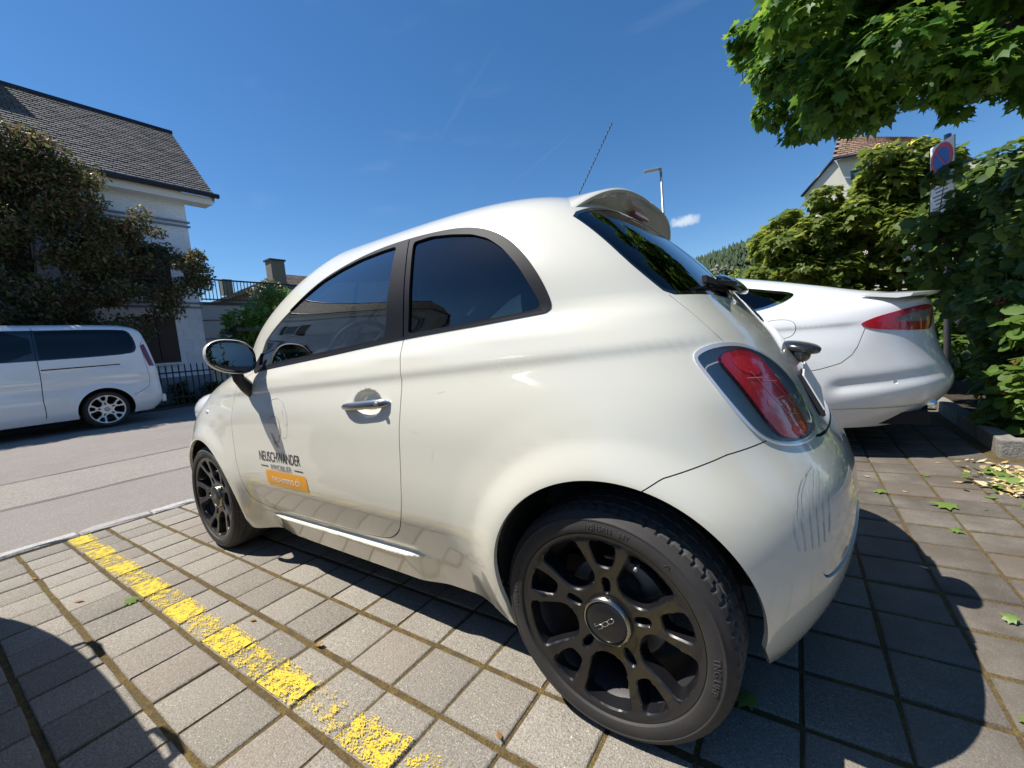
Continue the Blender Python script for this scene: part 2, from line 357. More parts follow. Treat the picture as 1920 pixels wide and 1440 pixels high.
for v, f in SV:
    me = mesh('paving_stone', v, f, True); me.set_sharp_from_angle(angle=math.radians(50)); me.materials.append(M['stone']); SM.append(me)
camI = cam.matrix_world.inverted(); FPX = 790.13
def screen(p):
    q = camI @ Vector(p)
    if q.z > -.05: return None
    return 960 + FPX * q.x / -q.z, 720 - FPX * q.y / -q.z, -q.z
cand = []
for i in range(-9, 42):
    for j in range(-8, 40):
        x, y = grid_xy(i + .5, j + .5)
        if x > 3.49 or y > 3.3 or y < -6.5 or x < -6: continue
        if x < -1.40 and y < -2.16: continue                              # planting bed
        sp = screen((x, y, 0)); vis = sp is not None and -60 < sp[0] < 1980 and 0 < sp[1] < 1500
        cand.append((-(1 / sp[2] ** 3) if vis else 1, x, y, i, j))
cand.sort(); rest = MB()
for n, (s, x, y, i, j) in enumerate(cand):
    rr = random.Random(i * 1000 + j); z = rr.gauss(0, .0012); tx, ty = rr.gauss(0, .0045), rr.gauss(0, .0045); rz = GY + rr.gauss(0, .006)
    x += rr.gauss(0, .0012); y += rr.gauss(0, .0012)
    if n < 300 and s < 0: link('paving_stone', SM[rr.randrange(5)], paving, loc=(x, y, z), rot=(tx, ty, rz))
    else:
        R = Matrix.Rotation(rz, 3, 'Z') @ Matrix.Rotation(ty, 3, 'Y') @ Matrix.Rotation(tx, 3, 'X'); v, f = SV[rr.randrange(5)]
        rest.add([R @ Vector(p) + Vector((x, y, z)) for p in v], f)
rest.build('paving_stone', M['stone_far'], paving, auto=50, kind='stuff')
# worn yellow bay line, one patch of paint on each stone
pm = bpy.data.materials.new('worn_yellow_paint'); pm.use_nodes = True; N = pm.node_tree.nodes; L = pm.node_tree.links; pb = N['Principled BSDF']
pb.inputs['Base Color'].default_value = (.58, .42, .03, 1); pb.inputs['Roughness'].default_value = .75
g = N.new('ShaderNodeNewGeometry')
def nz(sc, det, rgh=.6):
    t = N.new('ShaderNodeTexNoise'); t.inputs['Scale'].default_value = sc; t.inputs['Detail'].default_value = det; t.inputs['Roughness'].default_value = rgh; L.new(g.outputs['Position'], t.inputs['Vector']); return t.outputs['Fac']
def mt(op, a, b):
    n = N.new('ShaderNodeMath'); n.operation = op
    for i, v in enumerate((a, b)):
        if isinstance(v, float): n.inputs[i].default_value = v
        else: L.new(v, n.inputs[i])
    return n.outputs[0]
at = N.new('ShaderNodeAttribute'); at.attribute_name = 'wear'
h = mt('ADD', mt('MULTIPLY', nz(190, 5, .75), .85), mt('MULTIPLY', nz(28, 3), .45))
r = N.new('ShaderNodeMapRange'); L.new(mt('SUBTRACT', h, at.outputs['Fac']), r.inputs[0]); r.inputs[1].default_value = -.012; r.inputs[2].default_value = .010
tr = N.new('ShaderNodeBsdfTransparent'); mxs = N.new('ShaderNodeMixShader'); L.new(r.outputs[0], mxs.inputs[0]); L.new(tr.outputs[0], mxs.inputs[1]); L.new(pb.outputs[0], mxs.inputs[2]); L.new(mxs.outputs[0], N['Material Output'].inputs['Surface'])
pv = MB(); wear = []
for j in range(-8, 9):
    base = .615 if j % 2 == 0 else .672
    base += .004 * max(j - 1, 0) + random.uniform(-.012, .012)
    if j >= 5: base += .015
    for k in range(6):
        for q in range(8):
            i0, i1 = 1.05 + .52 * k / 6, 1.05 + .52 * (k + 1) / 6; j0, j1 = j + .03 + .94 * q / 8, j + .03 + .94 * (q + 1) / 8
            e = .05 if k == 5 else .02 if k == 0 else 0
            c = [grid_xy(a, b) for a, b in ((i0, j0), (i0, j1), (i1, j1), (i1, j0))]
            pv.add([(x, y, .0042) for x, y in c], [(0, 1, 2, 3)]); wear += [base + e] * 4
po = pv.build('bay_line', pm, kind='structure')
a_ = po.data.attributes.new('wear', 'FLOAT', 'POINT'); a_.data.foreach_set('value', wear)
# granite kerb stones, flush with the road
kerb = sheet('kerb', 3.485, 3.64, -26, 10, lambda x, y: -.02, M['joint'], 2, 30, kind='structure')
y = -14.0
while y < 5:
    ln = random.uniform(.22, .50); mb = MB(); a, b = .052, ln / 2 - .006; V = []
    for da, z in ((0, -.06), (0, .002), (.012, .014)):
        for t in np.linspace(-1, 1, 5): V.append((-a + da + random.uniform(-.006, .006), t * (b - da * .7), z + random.uniform(-.004, .004) * (z > 0)))
        for t in np.linspace(1, -1, 5): V.append((a - da + random.uniform(-.006, .006), t * (b - da * .7), z + random.uniform(-.004, .004) * (z > 0)))
    F = [(k * 10 + i, k * 10 + (i + 1) % 10, k * 10 + 10 + (i + 1) % 10, k * 10 + 10 + i) for k in range(2) for i in range(10)] + [(20 + i, 21 + i, 28 - i, 29 - i) for i in range(4)]
    mb.add(V, F).build('kerb_stone', M['granite'], kerb, loc=(3.555, y + ln / 2, 0)); y += ln
fk = sheet('far_kerb', 12.55, 12.75, -60, 60, lambda x, y: .225, M['granite'], 2, 2, kind='structure')
# raised edging and soil of the planting bed
bed = sheet('planting_bed', -7.5, -1.50, -9, -2.30, lambda x, y: .055 + .02 * math.sin(x * 3) * math.cos(y * 2), M['soil'], 20, 20, kind='structure')
edg = tag(empty('bed_edging', (-1.45, -2.25, 0)), 'low grey stone edging round the planting bed', 'edging')
x = -1.38; kx = 0
while x > -4.6:
    ln = random.uniform(.32, .46); mb = MB().box((x - ln / 2 + 1.45, 0, .03), (ln - .012, .09, .16)); mb.build('edging_stone', M['edging'], edg, bevel=.01); x -= ln
y = -2.30
while y > -7.2:
    ln = random.uniform(.34, .48); mb = MB().box((.012, y - ln / 2 + 2.25, .03), (.09, ln - .012, .15)); mb.build('edging_stone', M['edging'], edg, bevel=.01); y -= ln
# ------------------------------------------------------------ lofted car bodies
def nspline(t, Y):
    t = np.asarray(t, float); Y = np.asarray(Y, float); n = len(t); h = np.diff(t)
    A = np.eye(n); B = np.zeros_like(Y)
    for i in range(1, n - 1):
        A[i, i - 1] = h[i - 1]; A[i, i] = 2 * (h[i - 1] + h[i]); A[i, i + 1] = h[i]
        B[i] = 6 * ((Y[i + 1] - Y[i]) / h[i] - (Y[i] - Y[i - 1]) / h[i - 1])
    Mm = np.linalg.solve(A, B)
    def ev(x):
        x = np.asarray(x, float); i = np.clip(np.searchsorted(t, x) - 1, 0, n - 2)
        a = (t[i + 1] - x) / h[i]; b = (x - t[i]) / h[i]; hh = h[i] ** 2 / 6
        return a[..., None] * Y[i] + b[..., None] * Y[i + 1] + ((a ** 3 - a) * hh)[..., None] * Mm[i] + ((b ** 3 - b) * hh)[..., None] * Mm[i + 1]
    return ev
def sstep(a, b, x):
    t = np.clip((x - a) / (b - a), 0, 1); return t * t * (3 - 2 * t)
class Shell:
    """half body: plan outlines (rounded, front to rear) stacked from sill to roof. rows: z, half width, front x, rear x, front and rear roundness, rear bow"""
    def __init__(s, tab, xm, disp=None, zref=.6):
        tab = np.array(tab, float); s.xm = xm; s.disp = disp
        s.v = np.r_[0, np.cumsum(np.hypot(np.diff(tab[:, 0]), np.diff(tab[:, 1])))]; s.V = s.v[-1]
        s.ev = nspline(s.v, tab); s.zz = np.linspace(0, s.V, 3000); s.zt = np.maximum.accumulate(s.ev(s.zz)[:, 0] + np.arange(3000) * 1e-9)
        ph = np.linspace(0, np.pi, 6000); p = s.P(ph, np.full_like(ph, s.v_of_z(zref)))
        s.uphi = ph; s.uu = np.r_[0, np.cumsum(np.linalg.norm(np.diff(p, axis=0), axis=1))]; s.U = s.uu[-1]
    def v_of_z(s, z): return np.interp(z, s.zt, s.zz)
    def uv(s, pts):
        p = np.asarray(pts, float); return np.c_[np.interp(p[:, 0], s.uphi, s.uu), s.v_of_z(p[:, 1])]
    def P(s, phi, v):
        T = s.ev(v); z, w, xf, xr, nf, nr, bow = [T[..., i] for i in range(7)]
        c = np.cos(phi); sn = np.maximum(np.sin(phi), 0)
        a = np.maximum(np.where(c > 0, xf - s.xm, s.xm - xr), 1e-4); n = np.where(c > 0, nf, nr); w = np.maximum(w, 1e-4)
        r = ((np.abs(c) / a) ** n + (sn / w) ** n) ** (-1 / n)
        x = s.xm + r * c; y = r * sn; t = np.where(c < 0, (s.xm - x) / a, 0)
        x = x + bow * np.clip(t, 0, 1) ** 6 * (y / w) ** 2
        if s.disp is not None: x, y, z = s.disp(x, y, z)
        return np.stack([x, y, z], -1)
    def PU(s, q): return s.P(np.interp(q[:, 0], s.uu, s.uphi), q[:, 1])
    def N(s, q, e=4e-4):
        d = lambda k, h: s.PU(np.clip(q + np.array(k) * h, [0, 0], [s.U, s.V]))
        n = np.cross(d((1, 0), e) - d((-1, 0), e), d((0, 1), e) - d((0, -1), e))
        n = n / np.maximum(np.linalg.norm(n, axis=1, keepdims=True), 1e-12)
        c = s.PU(q) - np.array([s.xm, 0, .7]); f = np.sign((n * c).sum(1)); f[f == 0] = 1
        return n * f[:, None]
    def at_xz(s, x, z):
        """left-side surface point at side-view x, z"""
        x = np.atleast_1d(np.asarray(x, float)); z = np.broadcast_to(np.asarray(z, float), x.shape); v = s.v_of_z(z)
        ph = np.linspace(.25, 2.95, 1500); out = []
        for xx, vv in zip(x, v):
            p = s.P(ph, np.full_like(ph, vv)); i = np.interp(-xx, -p[:, 0], ph); out.append((i, vv))
        q = np.array(out); return np.c_[np.interp(q[:, 0], s.uphi, s.uu), q[:, 1]]
def dens(pl, step, closed=True):
    pl = np.asarray(pl, float)
    if closed: pl = np.vstack([pl, pl[:1]])
    d = np.r_[0, np.cumsum(np.linalg.norm(np.diff(pl, axis=0), axis=1))]; n = max(int(d[-1] / step), 3)
    t = np.linspace(0, d[-1], n + 1)
    r = np.c_[np.interp(t, d, pl[:, 0]), np.interp(t, d, pl[:, 1])]
    return r[:-1] if closed else r
def chaikin(pl, k=2, closed=True):
    pl = np.asarray(pl, float)
    for _ in range(k):
        if closed: nx = np.roll(pl, -1, 0); pl = np.stack([.75 * pl + .25 * nx, .25 * pl + .75 * nx], 1).reshape(-1, 2)
        else:
            a, b = pl[:-1], pl[1:]; pl = np.vstack([pl[:1], np.stack([.75 * a + .25 * b, .25 * a + .75 * b], 1).reshape(-1, 2)[1:-1], pl[-1:]])
    return pl
def inside(pl, q):
    x, y = q[:, 0], q[:, 1]; r = np.zeros(len(q), bool); n = len(pl); j = n - 1
    for i in range(n):
        xi, yi = pl[i]; xj, yj = pl[j]
        if yi != yj: r ^= ((yi > y) != (yj > y)) & (x < (xj - xi) * (y - yi) / (yj - yi) + xi)
        j = i
    return r
def offset_loop(pl, d):
    """inset a closed loop by d (positive is inwards)"""
    pl = np.asarray(pl, float); t = np.roll(pl, -1, 0) - np.roll(pl, 1, 0); t /= np.maximum(np.linalg.norm(t, axis=1, keepdims=True), 1e-9)
    area = .5 * np.sum(pl[:, 0] * np.roll(pl[:, 1], -1) - np.roll(pl[:, 0], -1) * pl[:, 1])
    return pl + np.c_[-t[:, 1], t[:, 0]] * d * np.sign(area)
def ribbon(pl, w):
    """closed polygon round an open polyline"""
    pl = np.asarray(pl, float); t = np.gradient(pl, axis=0); t /= np.maximum(np.linalg.norm(t, axis=1, keepdims=True), 1e-9); n = np.c_[-t[:, 1], t[:, 0]] * w / 2
    return np.vstack([pl + n, (pl - n)[::-1]])
class Cut:
    """constrained triangulation of a shell's (u, v) domain; later loops win over earlier ones"""
    def __init__(s, sh, loops, step=.022, extra=None, base='body'):
        s.sh = sh; nu = int(sh.U / step); nv = int(sh.V / step)
        uu = np.linspace(0, sh.U, nu + 1); vv = np.linspace(0, sh.V, nv + 1)
        G = np.stack(np.meshgrid(uu, vv, indexing='ij'), -1).reshape(-1, 2)
        border = (G[:, 0] < 1e-9) | (G[:, 0] > sh.U - 1e-9) | (G[:, 1] < 1e-9) | (G[:, 1] > sh.V - 1e-9)
        L = []; E = []; allp = []; k = 0
        for nm, lp in loops:
            lp = np.clip(lp, [0, 0], [sh.U, sh.V]); L.append((nm, lp)); allp.append(lp)
            E += [(k + i, k + (i + 1) % len(lp)) for i in range(len(lp))]; k += len(lp)
        lp = np.vstack(allp) if allp else np.zeros((0, 2))
        X = [G] if extra is None else [G, np.clip(extra, [0, 0], [sh.U, sh.V])]
        X = np.vstack(X); bord = np.r_[border, np.zeros(len(X) - len(G), bool)]
        keep = np.ones(len(X), bool)
        for i in range(0, len(lp), 400):
            d = np.abs(X[:, None, 0] - lp[None, i:i + 400, 0]) + np.abs(X[:, None, 1] - lp[None, i:i + 400, 1]); keep &= (d.min(1) > step * .28) | bord
        X = X[keep]
        pts = np.vstack([lp, X])
        r = delaunay_2d_cdt([Vector((float(a), float(b))) for a, b in pts], E, [], 0, 1e-7)
        s.q = np.array([v[:] for v in r[0]]); s.T = np.array([f for f in r[2]], int)
        cen = s.q[s.T].mean(1); s.reg = np.full(len(s.T), base, dtype=object)
        for nm, l in L: s.reg[inside(l, cen)] = nm
        s.X = sh.PU(s.q); s.Nn = sh.N(s.q)
    def part(s, names, off=0.0):
        names = (names,) if isinstance(names, str) else names
        k = np.isin(s.reg, names); T = s.T[k]; ids, inv = np.unique(T, return_inverse=True); T = inv.reshape(-1, 3)
        X = s.X[ids] + s.Nn[ids] * off; N = s.Nn[ids]
        fn = np.cross(X[T[:, 1]] - X[T[:, 0]], X[T[:, 2]] - X[T[:, 0]]); fl = (fn * N[T].mean(1)).sum(1) < 0; T[fl] = T[fl][:, ::-1]
        return X, T, N
def mirror(X, T, N): return X * [1, -1, 1], T[:, ::-1], N * [1, -1, 1]
def part_obj(name, cut, names, mat_, parent, off=0.0, side=0, rim=0.0, **k):
    """side 1 left, -1 right, 0 both halves in one mesh; rim turns the edges inwards"""
    X, T, N = cut.part(names, off)
    if rim:
        e = {}
        for t in T:
            for a, b in ((t[0], t[1]), (t[1], t[2]), (t[2], t[0])): e[(a, b)] = e.get((a, b), 0) + 1
        be = [(a, b) for (a, b) in e if (b, a) not in e and not (abs(X[a, 1]) < 1e-3 and abs(X[b, 1]) < 1e-3)]
        if be:
            n0 = len(X); ids = sorted({i for ab in be for i in ab}); mp = {i: n0 + j for j, i in enumerate(ids)}; mp2 = {i: n0 + len(ids) + j for j, i in enumerate(ids)}
            ii = np.array(ids); side_n = np.zeros((len(X), 3))
            for a, b in be:
                d = np.cross(X[b] - X[a], N[a]); side_n[a] += d; side_n[b] += d
            sn = side_n[ii]; sn /= np.maximum(np.linalg.norm(sn, axis=1, keepdims=True), 1e-9)
            X = np.vstack([X, X[ii], X[ii] - N[ii] * rim]); N = np.vstack([N, sn, sn])
            T = np.vstack([T] + [[(mp[b], mp[a], mp2[a]), (mp[b], mp2[a], mp2[b])] for a, b in be])
    res = (X, T, N)
    if side == -1: res = mirror(*res)
    if side == 0:
        m = mirror(*res); n = len(res[0]); res = (np.vstack([res[0], m[0]]), np.vstack([res[1], m[1] + n]), np.vstack([res[2], m[2]]))
    return link(name, mesh(name, res[0], res[1], normals=res[2]), parent, mat_, **k)
def on_shell(sh, q, off):
    q = np.asarray(q, float); return sh.PU(q) + sh.N(q) * off
def decal(name, sh, q, F, mat_, parent, off=.0012, **k):
    X = on_shell(sh, q, off); nn = sh.N(np.asarray(q, float)); F = [tuple(f) if np.dot(np.cross(X[f[1]] - X[f[0]], X[f[2]] - X[f[0]]), nn[f[0]]) >= 0 else tuple(f)[::-1] for f in F]
    return link(name, mesh(name, X, F, normals=sh.N(np.asarray(q, float))), parent, mat_, **k)
# ------------------------------------------------------------ wheels
def polar_loop(pts, th0, k=2):
    P = [(r * math.cos(math.radians(th0 + a)), r * math.sin(math.radians(th0 + a))) for r, a in pts]
    return chaikin(np.array(P), k)
def rim_face(th0):
    """flat spoke face as a triangulated sheet with real openings, dished towards the hub, with walls behind"""
    holes = []
    for k in range(5):
        a = th0 + 72 * k
        big = [(.2085, -15.8), (.2115, -9), (.2125, 0), (.2115, 9), (.2085, 15.8), (.198, 17.3), (.165, 18.0), (.135, 20.3), (.118, 21.5), (.100, 18), (.089, 9), (.087, 0), (.089, -9), (.100, -18), (.118, -21.5), (.135, -20.3), (.165, -18.0), (.198, -17.3)]
        sml = [(.2085, -8.6), (.2120, 0), (.2085, 8.6), (.198, 9.6), (.165, 8.8), (.148, 7.2), (.143, 4.5), (.142, 0), (.143, -4.5), (.148, -7.2), (.165, -8.8), (.198, -9.6)]
        slot = [(.072, -6.5), (.112, -5), (.112, 5), (.072, 6.5)]
        holes += [polar_loop(big, a + 36, 1), polar_loop(sml, a, 1), polar_loop(slot, a, 2)]
    R = .2275; n = 144
    outer = np.array([(R * math.cos(t), R * math.sin(t)) for t in np.linspace(0, 2 * math.pi, n, endpoint=False)])
    lipi = outer * (.2195 / R)
    loops = [outer, lipi] + [offset_loop(h, -.0035) for h in holes] + holes
    pts = []; E = []
    for l in loops:
        o = len(pts); pts += [Vector((float(a), float(b))) for a, b in l]; E += [(o + i, o + (i + 1) % len(l)) for i in range(len(l))]
    g = [(a, b) for a in np.arange(-.21, .211, .012) for b in np.arange(-.21, .211, .012) if math.hypot(a, b) < .217]
    pts += [Vector(p) for p in g]
    r = delaunay_2d_cdt(pts, E, [], 0, 1e-7)
    q = np.array([v[:] for v in r[0]]); T = np.array(r[2], int); c = q[T].mean(1)
    bad = np.hypot(c[:, 0], c[:, 1]) > R
    edge = np.zeros(len(q), bool)
    for h in holes:
        bad |= inside(h, c)
        hh = np.min(np.linalg.norm(q[:, None] - h[None], axis=2), 1) < 1e-5; edge |= hh
    T = T[~bad]; rr = np.hypot(q[:, 0], q[:, 1])
    dep = -.026 * (1 - np.clip(rr / .205, 0, 1) ** 2) - .006 * (rr < .2200) + np.where(rr > .2270, -.004, 0)
    dep = dep - .004 * edge
    X = np.c_[q[:, 0], dep, q[:, 1]]
    mb = MB(); mb.add(X, T)
    fn = np.cross(X[T[:, 1]] - X[T[:, 0]], X[T[:, 2]] - X[T[:, 0]])[:, 1]
    mb.F = [t if f > 0 else t[::-1] for t, f in zip([tuple(t) for t in T], fn)]
    for h in holes:
        hr = np.hypot(h[:, 0], h[:, 1]); d0 = -.026 * (1 - np.clip(hr / .205, 0, 1) ** 2) - .010; cen = h.mean(0); h2 = cen + (h - cen) * .93
        A = np.c_[h[:, 0], d0, h[:, 1]]; B = np.c_[h2[:, 0], d0 - .034, h2[:, 1]]; n = len(h)
        mb.add(np.vstack([A, B]), [(i, (i + 1) % n, n + (i + 1) % n, n + i) for i in range(n)])
    return mb
def arc_text(s, size, r, deg, spacing=1.05, ext=.0010):
    """raised lettering round a sidewall, read from outside the left side"""
    V, F = text_geo(s, size, ext, spacing)
    a = math.radians(deg) + V[:, 0] / r; R = r + V[:, 1]
    return np.c_[-R * np.sin(a), V[:, 2], R * np.cos(a)], F
TYRE = [(.2265, -.009), (.2295, -.004), (.2320, .0015), (.236, .0030), (.243, .0040), (.252, .0035), (.262, .0010), (.2635, .0020), (.2665, .0015), (.268, -.001), (.276, -.006), (.283, -.013), (.2872, -.020)]
def tyre_mesh(n=300):
    tread = [(.2890, -.028), (.2900, -.040), (.2900, -.046), (.2835, -.047), (.2835, -.053), (.2905, -.054), (.2910, -.075), (.2910, -.089), (.2845, -.090), (.2845, -.097), (.2910, -.098), (.2910, -.125), (.2905, -.134), (.284, -.135), (.284, -.142), (.2900, -.143), (.2885, -.168)]
    inner = [(.284, -.182), (.275, -.190), (.250, -.197), (.225, -.192), (.2165, -.186)]
    prof = TYRE + tread + inner; m = len(prof); V = []; F = []; mi = []
    for k in range(n):
        a = 2 * math.pi * k / n
        for j, (r, h) in enumerate(prof):
            if len(TYRE) - 2 <= j < len(TYRE) + len(tread):
                out = j < len(TYRE) + 3
                ph = (k + (0 if out else 2) + (j if not out else j // 2)) % (5 if out else 6)
                if ph == 0 and r > .2845: r -= .0055 if out else .004
            V.append((r * math.cos(a), h, r * math.sin(a)))
        for j in range(m - 1):
            F.append((k * m + j, ((k + 1) % n) * m + j, ((k + 1) % n) * m + j + 1, k * m + j + 1)); mi.append(1 if len(TYRE) - 1 <= j < len(TYRE) + len(tread) else 0)
    me = mesh('tyre', V, F, True); me.materials.append(M['tyre']); me.materials.append(M['tread']); me.polygons.foreach_set('material_index', mi)
    me.set_sharp_from_angle(angle=math.radians(28)); return me
TYRE_ME = tyre_mesh()
def fiat_wheel(parent, loc, side, th0):
    b = MB().lathe([(.2265, -.006), (.222, -.012), (.215, -.024), (.208, -.040), (.192, -.075), (.188, -.175), (.205, -.186)], 72)
    w = b.build('wheel', M['barrel'], parent, smooth=True, loc=loc)
    if side < 0: w.rotation_euler = (0, 0, math.pi)
    link('tyre', TYRE_ME, w)
    f = rim_face(th0); f.build('rim', M['rim'], w, auto=35)
    MB().lathe([(.001, -.095), (.128, -.095), (.131, -.098), (.131, -.118), (.001, -.118)], 48).build('brake_disc', M['disc'], w, auto=30)
    MB().add(*ellipsoid((0, -.085, .06), (.07, .035, .05))).build('brake_hub', M['under'], w, smooth=True)
    cap = MB().lathe([(.0005, -.0135), (.030, -.0142), (.046, -.0165), (.0525, -.0205), (.0525, -.03)], 56); cap.build('hub_cap', M['gloss2'], w, auto=40)
    ring = MB().lathe([(.0525, -.0205), (.0535, -.0165), (.056, -.0155), (.0605, -.0185), (.0625, -.024), (.0625, -.034)], 64); ring.build('hub_ring', M['capring'], w, auto=40)
    # three-figure emblem drawn as one chrome line
    lg = MB()
    def fig(pts, r=.0009): lg.tube([(-x, -.0132 - .06 * (x * x + z * z), z) for x, z in pts], r, 6)
    for cx in (.0, .0185):
        fig([(cx + .0098 * math.cos(t), .0052 * math.sin(t)) for t in np.linspace(0, 2 * math.pi, 25)])
    fig([(-.0285, .0105), (-.0290, .0045), (-.0225, .0052), (-.0125, .0042), (-.0098, .0), (-.0130, -.0045), (-.0200, -.0052), (-.0285, -.0030)])
    fig([(-.0285, .0105), (-.0255, .0102)])
    e = lg.build('hub_emblem', M['chrome'], w, smooth=True); e.rotation_euler = (0, math.radians(38 if side > 0 else 20), 0)
    v = MB().tube([(.185 * math.cos(math.radians(118)), -.03, .185 * math.sin(math.radians(118))), (.176 * math.cos(math.radians(118)), -.012, .176 * math.sin(math.radians(118)))], [.005, .0042], 10)
    v.build('valve_stem', M['grey'], w, smooth=True)
    if side > 0:
        for s, sz, r, d in (('195/45R16   84V', .0150, .2445, 6), ('XL', .012, .2465, 40), ('TNG UHP', .0185, .2430, 96), ('PERFORMANCE', .0185, .2430, -78)):
            V, F = arc_text(s, sz, r, d); V[:, 1] += np.interp(np.hypot(V[:, 0], V[:, 2]), [p[0] for p in TYRE[:11]], [p[1] for p in TYRE[:11]]) + .0004
            MB().add(V, F).build('sidewall_lettering', M['tyre_letter'], w)
    return w
M['gloss2'] = mat('cap_black', (.008, .008, .010), .38)
M['capring'] = mat('cap_ring', (.34, .32, .27), .22, metal=1)
M['tyre_letter'] = mat('tyre_letter', (.052, .050, .050), .55)

# ------------------------------------------------------------ the small cream hatchback
FIAT = [  # z, half width, front x, rear x, front/rear roundness, rear bow
    (0.18, 0.753, 2.935, -0.433, 4.61, 6, 0.1), (0.3, 0.785, 3.038, -0.493, 4.68, 6, 0.1), (0.45, 0.812, 3.048, -0.526, 4.69, 6, 0.1), (0.6, 0.818, 3.006, -0.506, 4.49, 6, 0.1),
    (0.72, 0.81, 2.912, -0.443, 4.25, 6, 0.1), (0.82, 0.798, 2.73, -0.402, 4.16, 6, 0.1), (0.9, 0.779, 2.518, -0.356, 4.19, 6, 0.09), (0.96, 0.762, 2.316, -0.313, 4.31, 6, 0.075),
    (1, 0.752, 2.117, -0.278, 4.56, 5.9, 0.06), (1.06, 0.742, 2.055, -0.226, 4.37, 5.8, 0.05), (1.15, 0.731, 1.931, -0.152, 4.58, 5.8, 0.045), (1.25, 0.699, 1.761, -0.064, 4.55, 5.8, 0.045),
    (1.34, 0.653, 1.56, 0.026, 4.17, 5.6, 0.045), (1.4, 0.603, 1.379, 0.098, 3.82, 5.2, 0.04), (1.44, 0.544, 1.227, 0.168, 3.36, 4.6, 0.03), (1.465, 0.461, 1.091, 0.243, 2.95, 3.7, 0.02),
    (1.48, 0.324, 0.948, 0.381, 2.48, 2.8, 0), (1.487, 0.027, 0.779, 0.714, 2.03, 2.2, 0)]
ARCH = ((-.018, .345, .315, .315), (2.28, .305, .365, .322))
def zcrease(x): return .939 - .041 * x
def zledge(x): return .306 - .018 * (x - .7)
CUPX, CUPZ = .795, .828
def fiat_disp(x, y, z):
    side = sstep(.45, .66, y)
    fl = 0
    for xc, zc, rx, rz in ARCH:
        r0 = rz; r = np.hypot((x - xc) * rz / rx, z - zc); fl = fl + (.017 * (1 - sstep(r0, r0 + .10, r)) + .006 * (1 - sstep(r0 + .05, r0 + .19, r))) * sstep(.3, .6, y) * sstep(.1, .25, z)
    cr = .009 * (1 / (1 + np.exp(-(z - zcrease(x)) / .007)) - 1) * side * sstep(.70, .90, z)
    zb = 1.042 - .052 * (x - .3)
    shd = .016 * (1 - sstep(zb - .055, zb + .012, z)) * side * sstep(.60, .93, z)
    ld = .024 * (1 - sstep(-.009, .009, z - zledge(x))) * sstep(.60, .74, x) * (1 - sstep(1.55, 1.82, x)) * side
    q = ((x - CUPX) / .082) ** 2 + ((z - CUPZ) / .050) ** 2
    cup = -.026 * (1 - sstep(.25, 1.0, q)) * side
    tk = -.22 * np.logaddexp(0, (.465 - z) / .012) * .012 * sstep(.28, .50, x) * (1 - sstep(1.74, 1.90, x)) * side
    return x, y + fl + cr + shd + ld + cup + tk, z
SHF = Shell(FIAT, 1.15, fiat_disp)
def L2(pts, step=.014, k=2, closed=True):
    return dens(chaikin(SHF.uv(pts), k, closed), step, closed)
def LS(pts): return dens(chaikin(dens(SHF.uv(pts), .022), 2), .011)
def arch_loop(sh, xc, r, zc=.291, z0=.16, step=.014, rz=None):
    rz = rz or r; a = np.radians(np.linspace(-14, 194, 60)); x = xc + r * np.cos(a); z = zc + rz * np.sin(a)
    x = np.r_[x, x[-1], x[0]]; z = np.r_[z, z0, z0]
    return dens(sh.at_xz(x, z), step)
TRIM = [(.985, .955), (1.0180, .9671), (1.36, .986), (1.7040, 1.0019), (2.0, 1.0195), (2.1711, 1.0292), (2.33, 1.0372), (2.4097, 1.0416), (2.522, 1.0512), (2.5348, 1.0527), (2.5428, 1.0649), (2.5440, 1.0856), (2.5371, 1.1400), (2.5234, 1.2133), (2.5060, 1.2708), (2.4804, 1.3086), (2.4471, 1.3339), (2.4057, 1.3503), (2.3399, 1.3612), (2.2157, 1.3700), (2.0279, 1.3692), (1.7958, 1.3485), (1.5309, 1.3045), (1.3028, 1.2210), (1.1054, 1.1187), (.9704, 1.0303), (.942, .985)]
FGL = [(1.012, .9862), (1.3962, 1.0090), (1.7883, 1.0260), (2.0789, 1.0400), (2.095, 1.10), (2.1382, 1.3540), (2.0371, 1.3535), (1.8852, 1.3460), (1.7197, 1.3275), (1.5403, 1.2968), (1.3728, 1.2450), (1.1986, 1.1750), (1.0400, 1.0995), (.99, 1.04), (.992, 1.0)]
QGL = [(2.1905, 1.0450), (2.202, 1.12), (2.2266, 1.3485), (2.3023, 1.3500), (2.3729, 1.3350), (2.4297, 1.3150), (2.4643, 1.2880), (2.4864, 1.2470), (2.5030, 1.1912), (2.5172, 1.1240), (2.5285, 1.0755), (2.5203, 1.0638), (2.49, 1.0605), (2.3856, 1.0526)]
DOOR = [(2.169, 1.09), (2.1690, 1.0260), (2.1675, .9113), (2.1507, .8002), (2.1395, .7387), (2.1259, .6107), (2.1112, .4829), (2.0722, .4043), (2.0207, .3597), (1.9548, .3331), (1.8145, .3247), (1.5114, .3167), (1.1540, .3128), (.9505, .3107), (.8837, .3356), (.8715, .3888), (.8699, .4753), (.8600, .6003), (.8462, .7059), (.8520, .8359), (.8600, .8713), (.8740, .9273), (.96, .962), (1.03, .99), (1.3, 1.04), (1.7, 1.06)]
LAMP = [(2.7736, .9394), (2.7383, .9378), (2.7145, .9277), (2.7061, .9180), (2.7037, .9039), (2.7093, .8698), (2.7178, .8234), (2.7314, .7754), (2.7453, .7372), (2.7631, .7155), (2.7853, .7019), (2.8103, .6957), (2.8443, .6918), (2.880, .694), (2.912, .702), (2.925, .725), (2.922, .775), (2.910, .825), (2.888, .875), (2.8506, .912), (2.8089, .9323)]
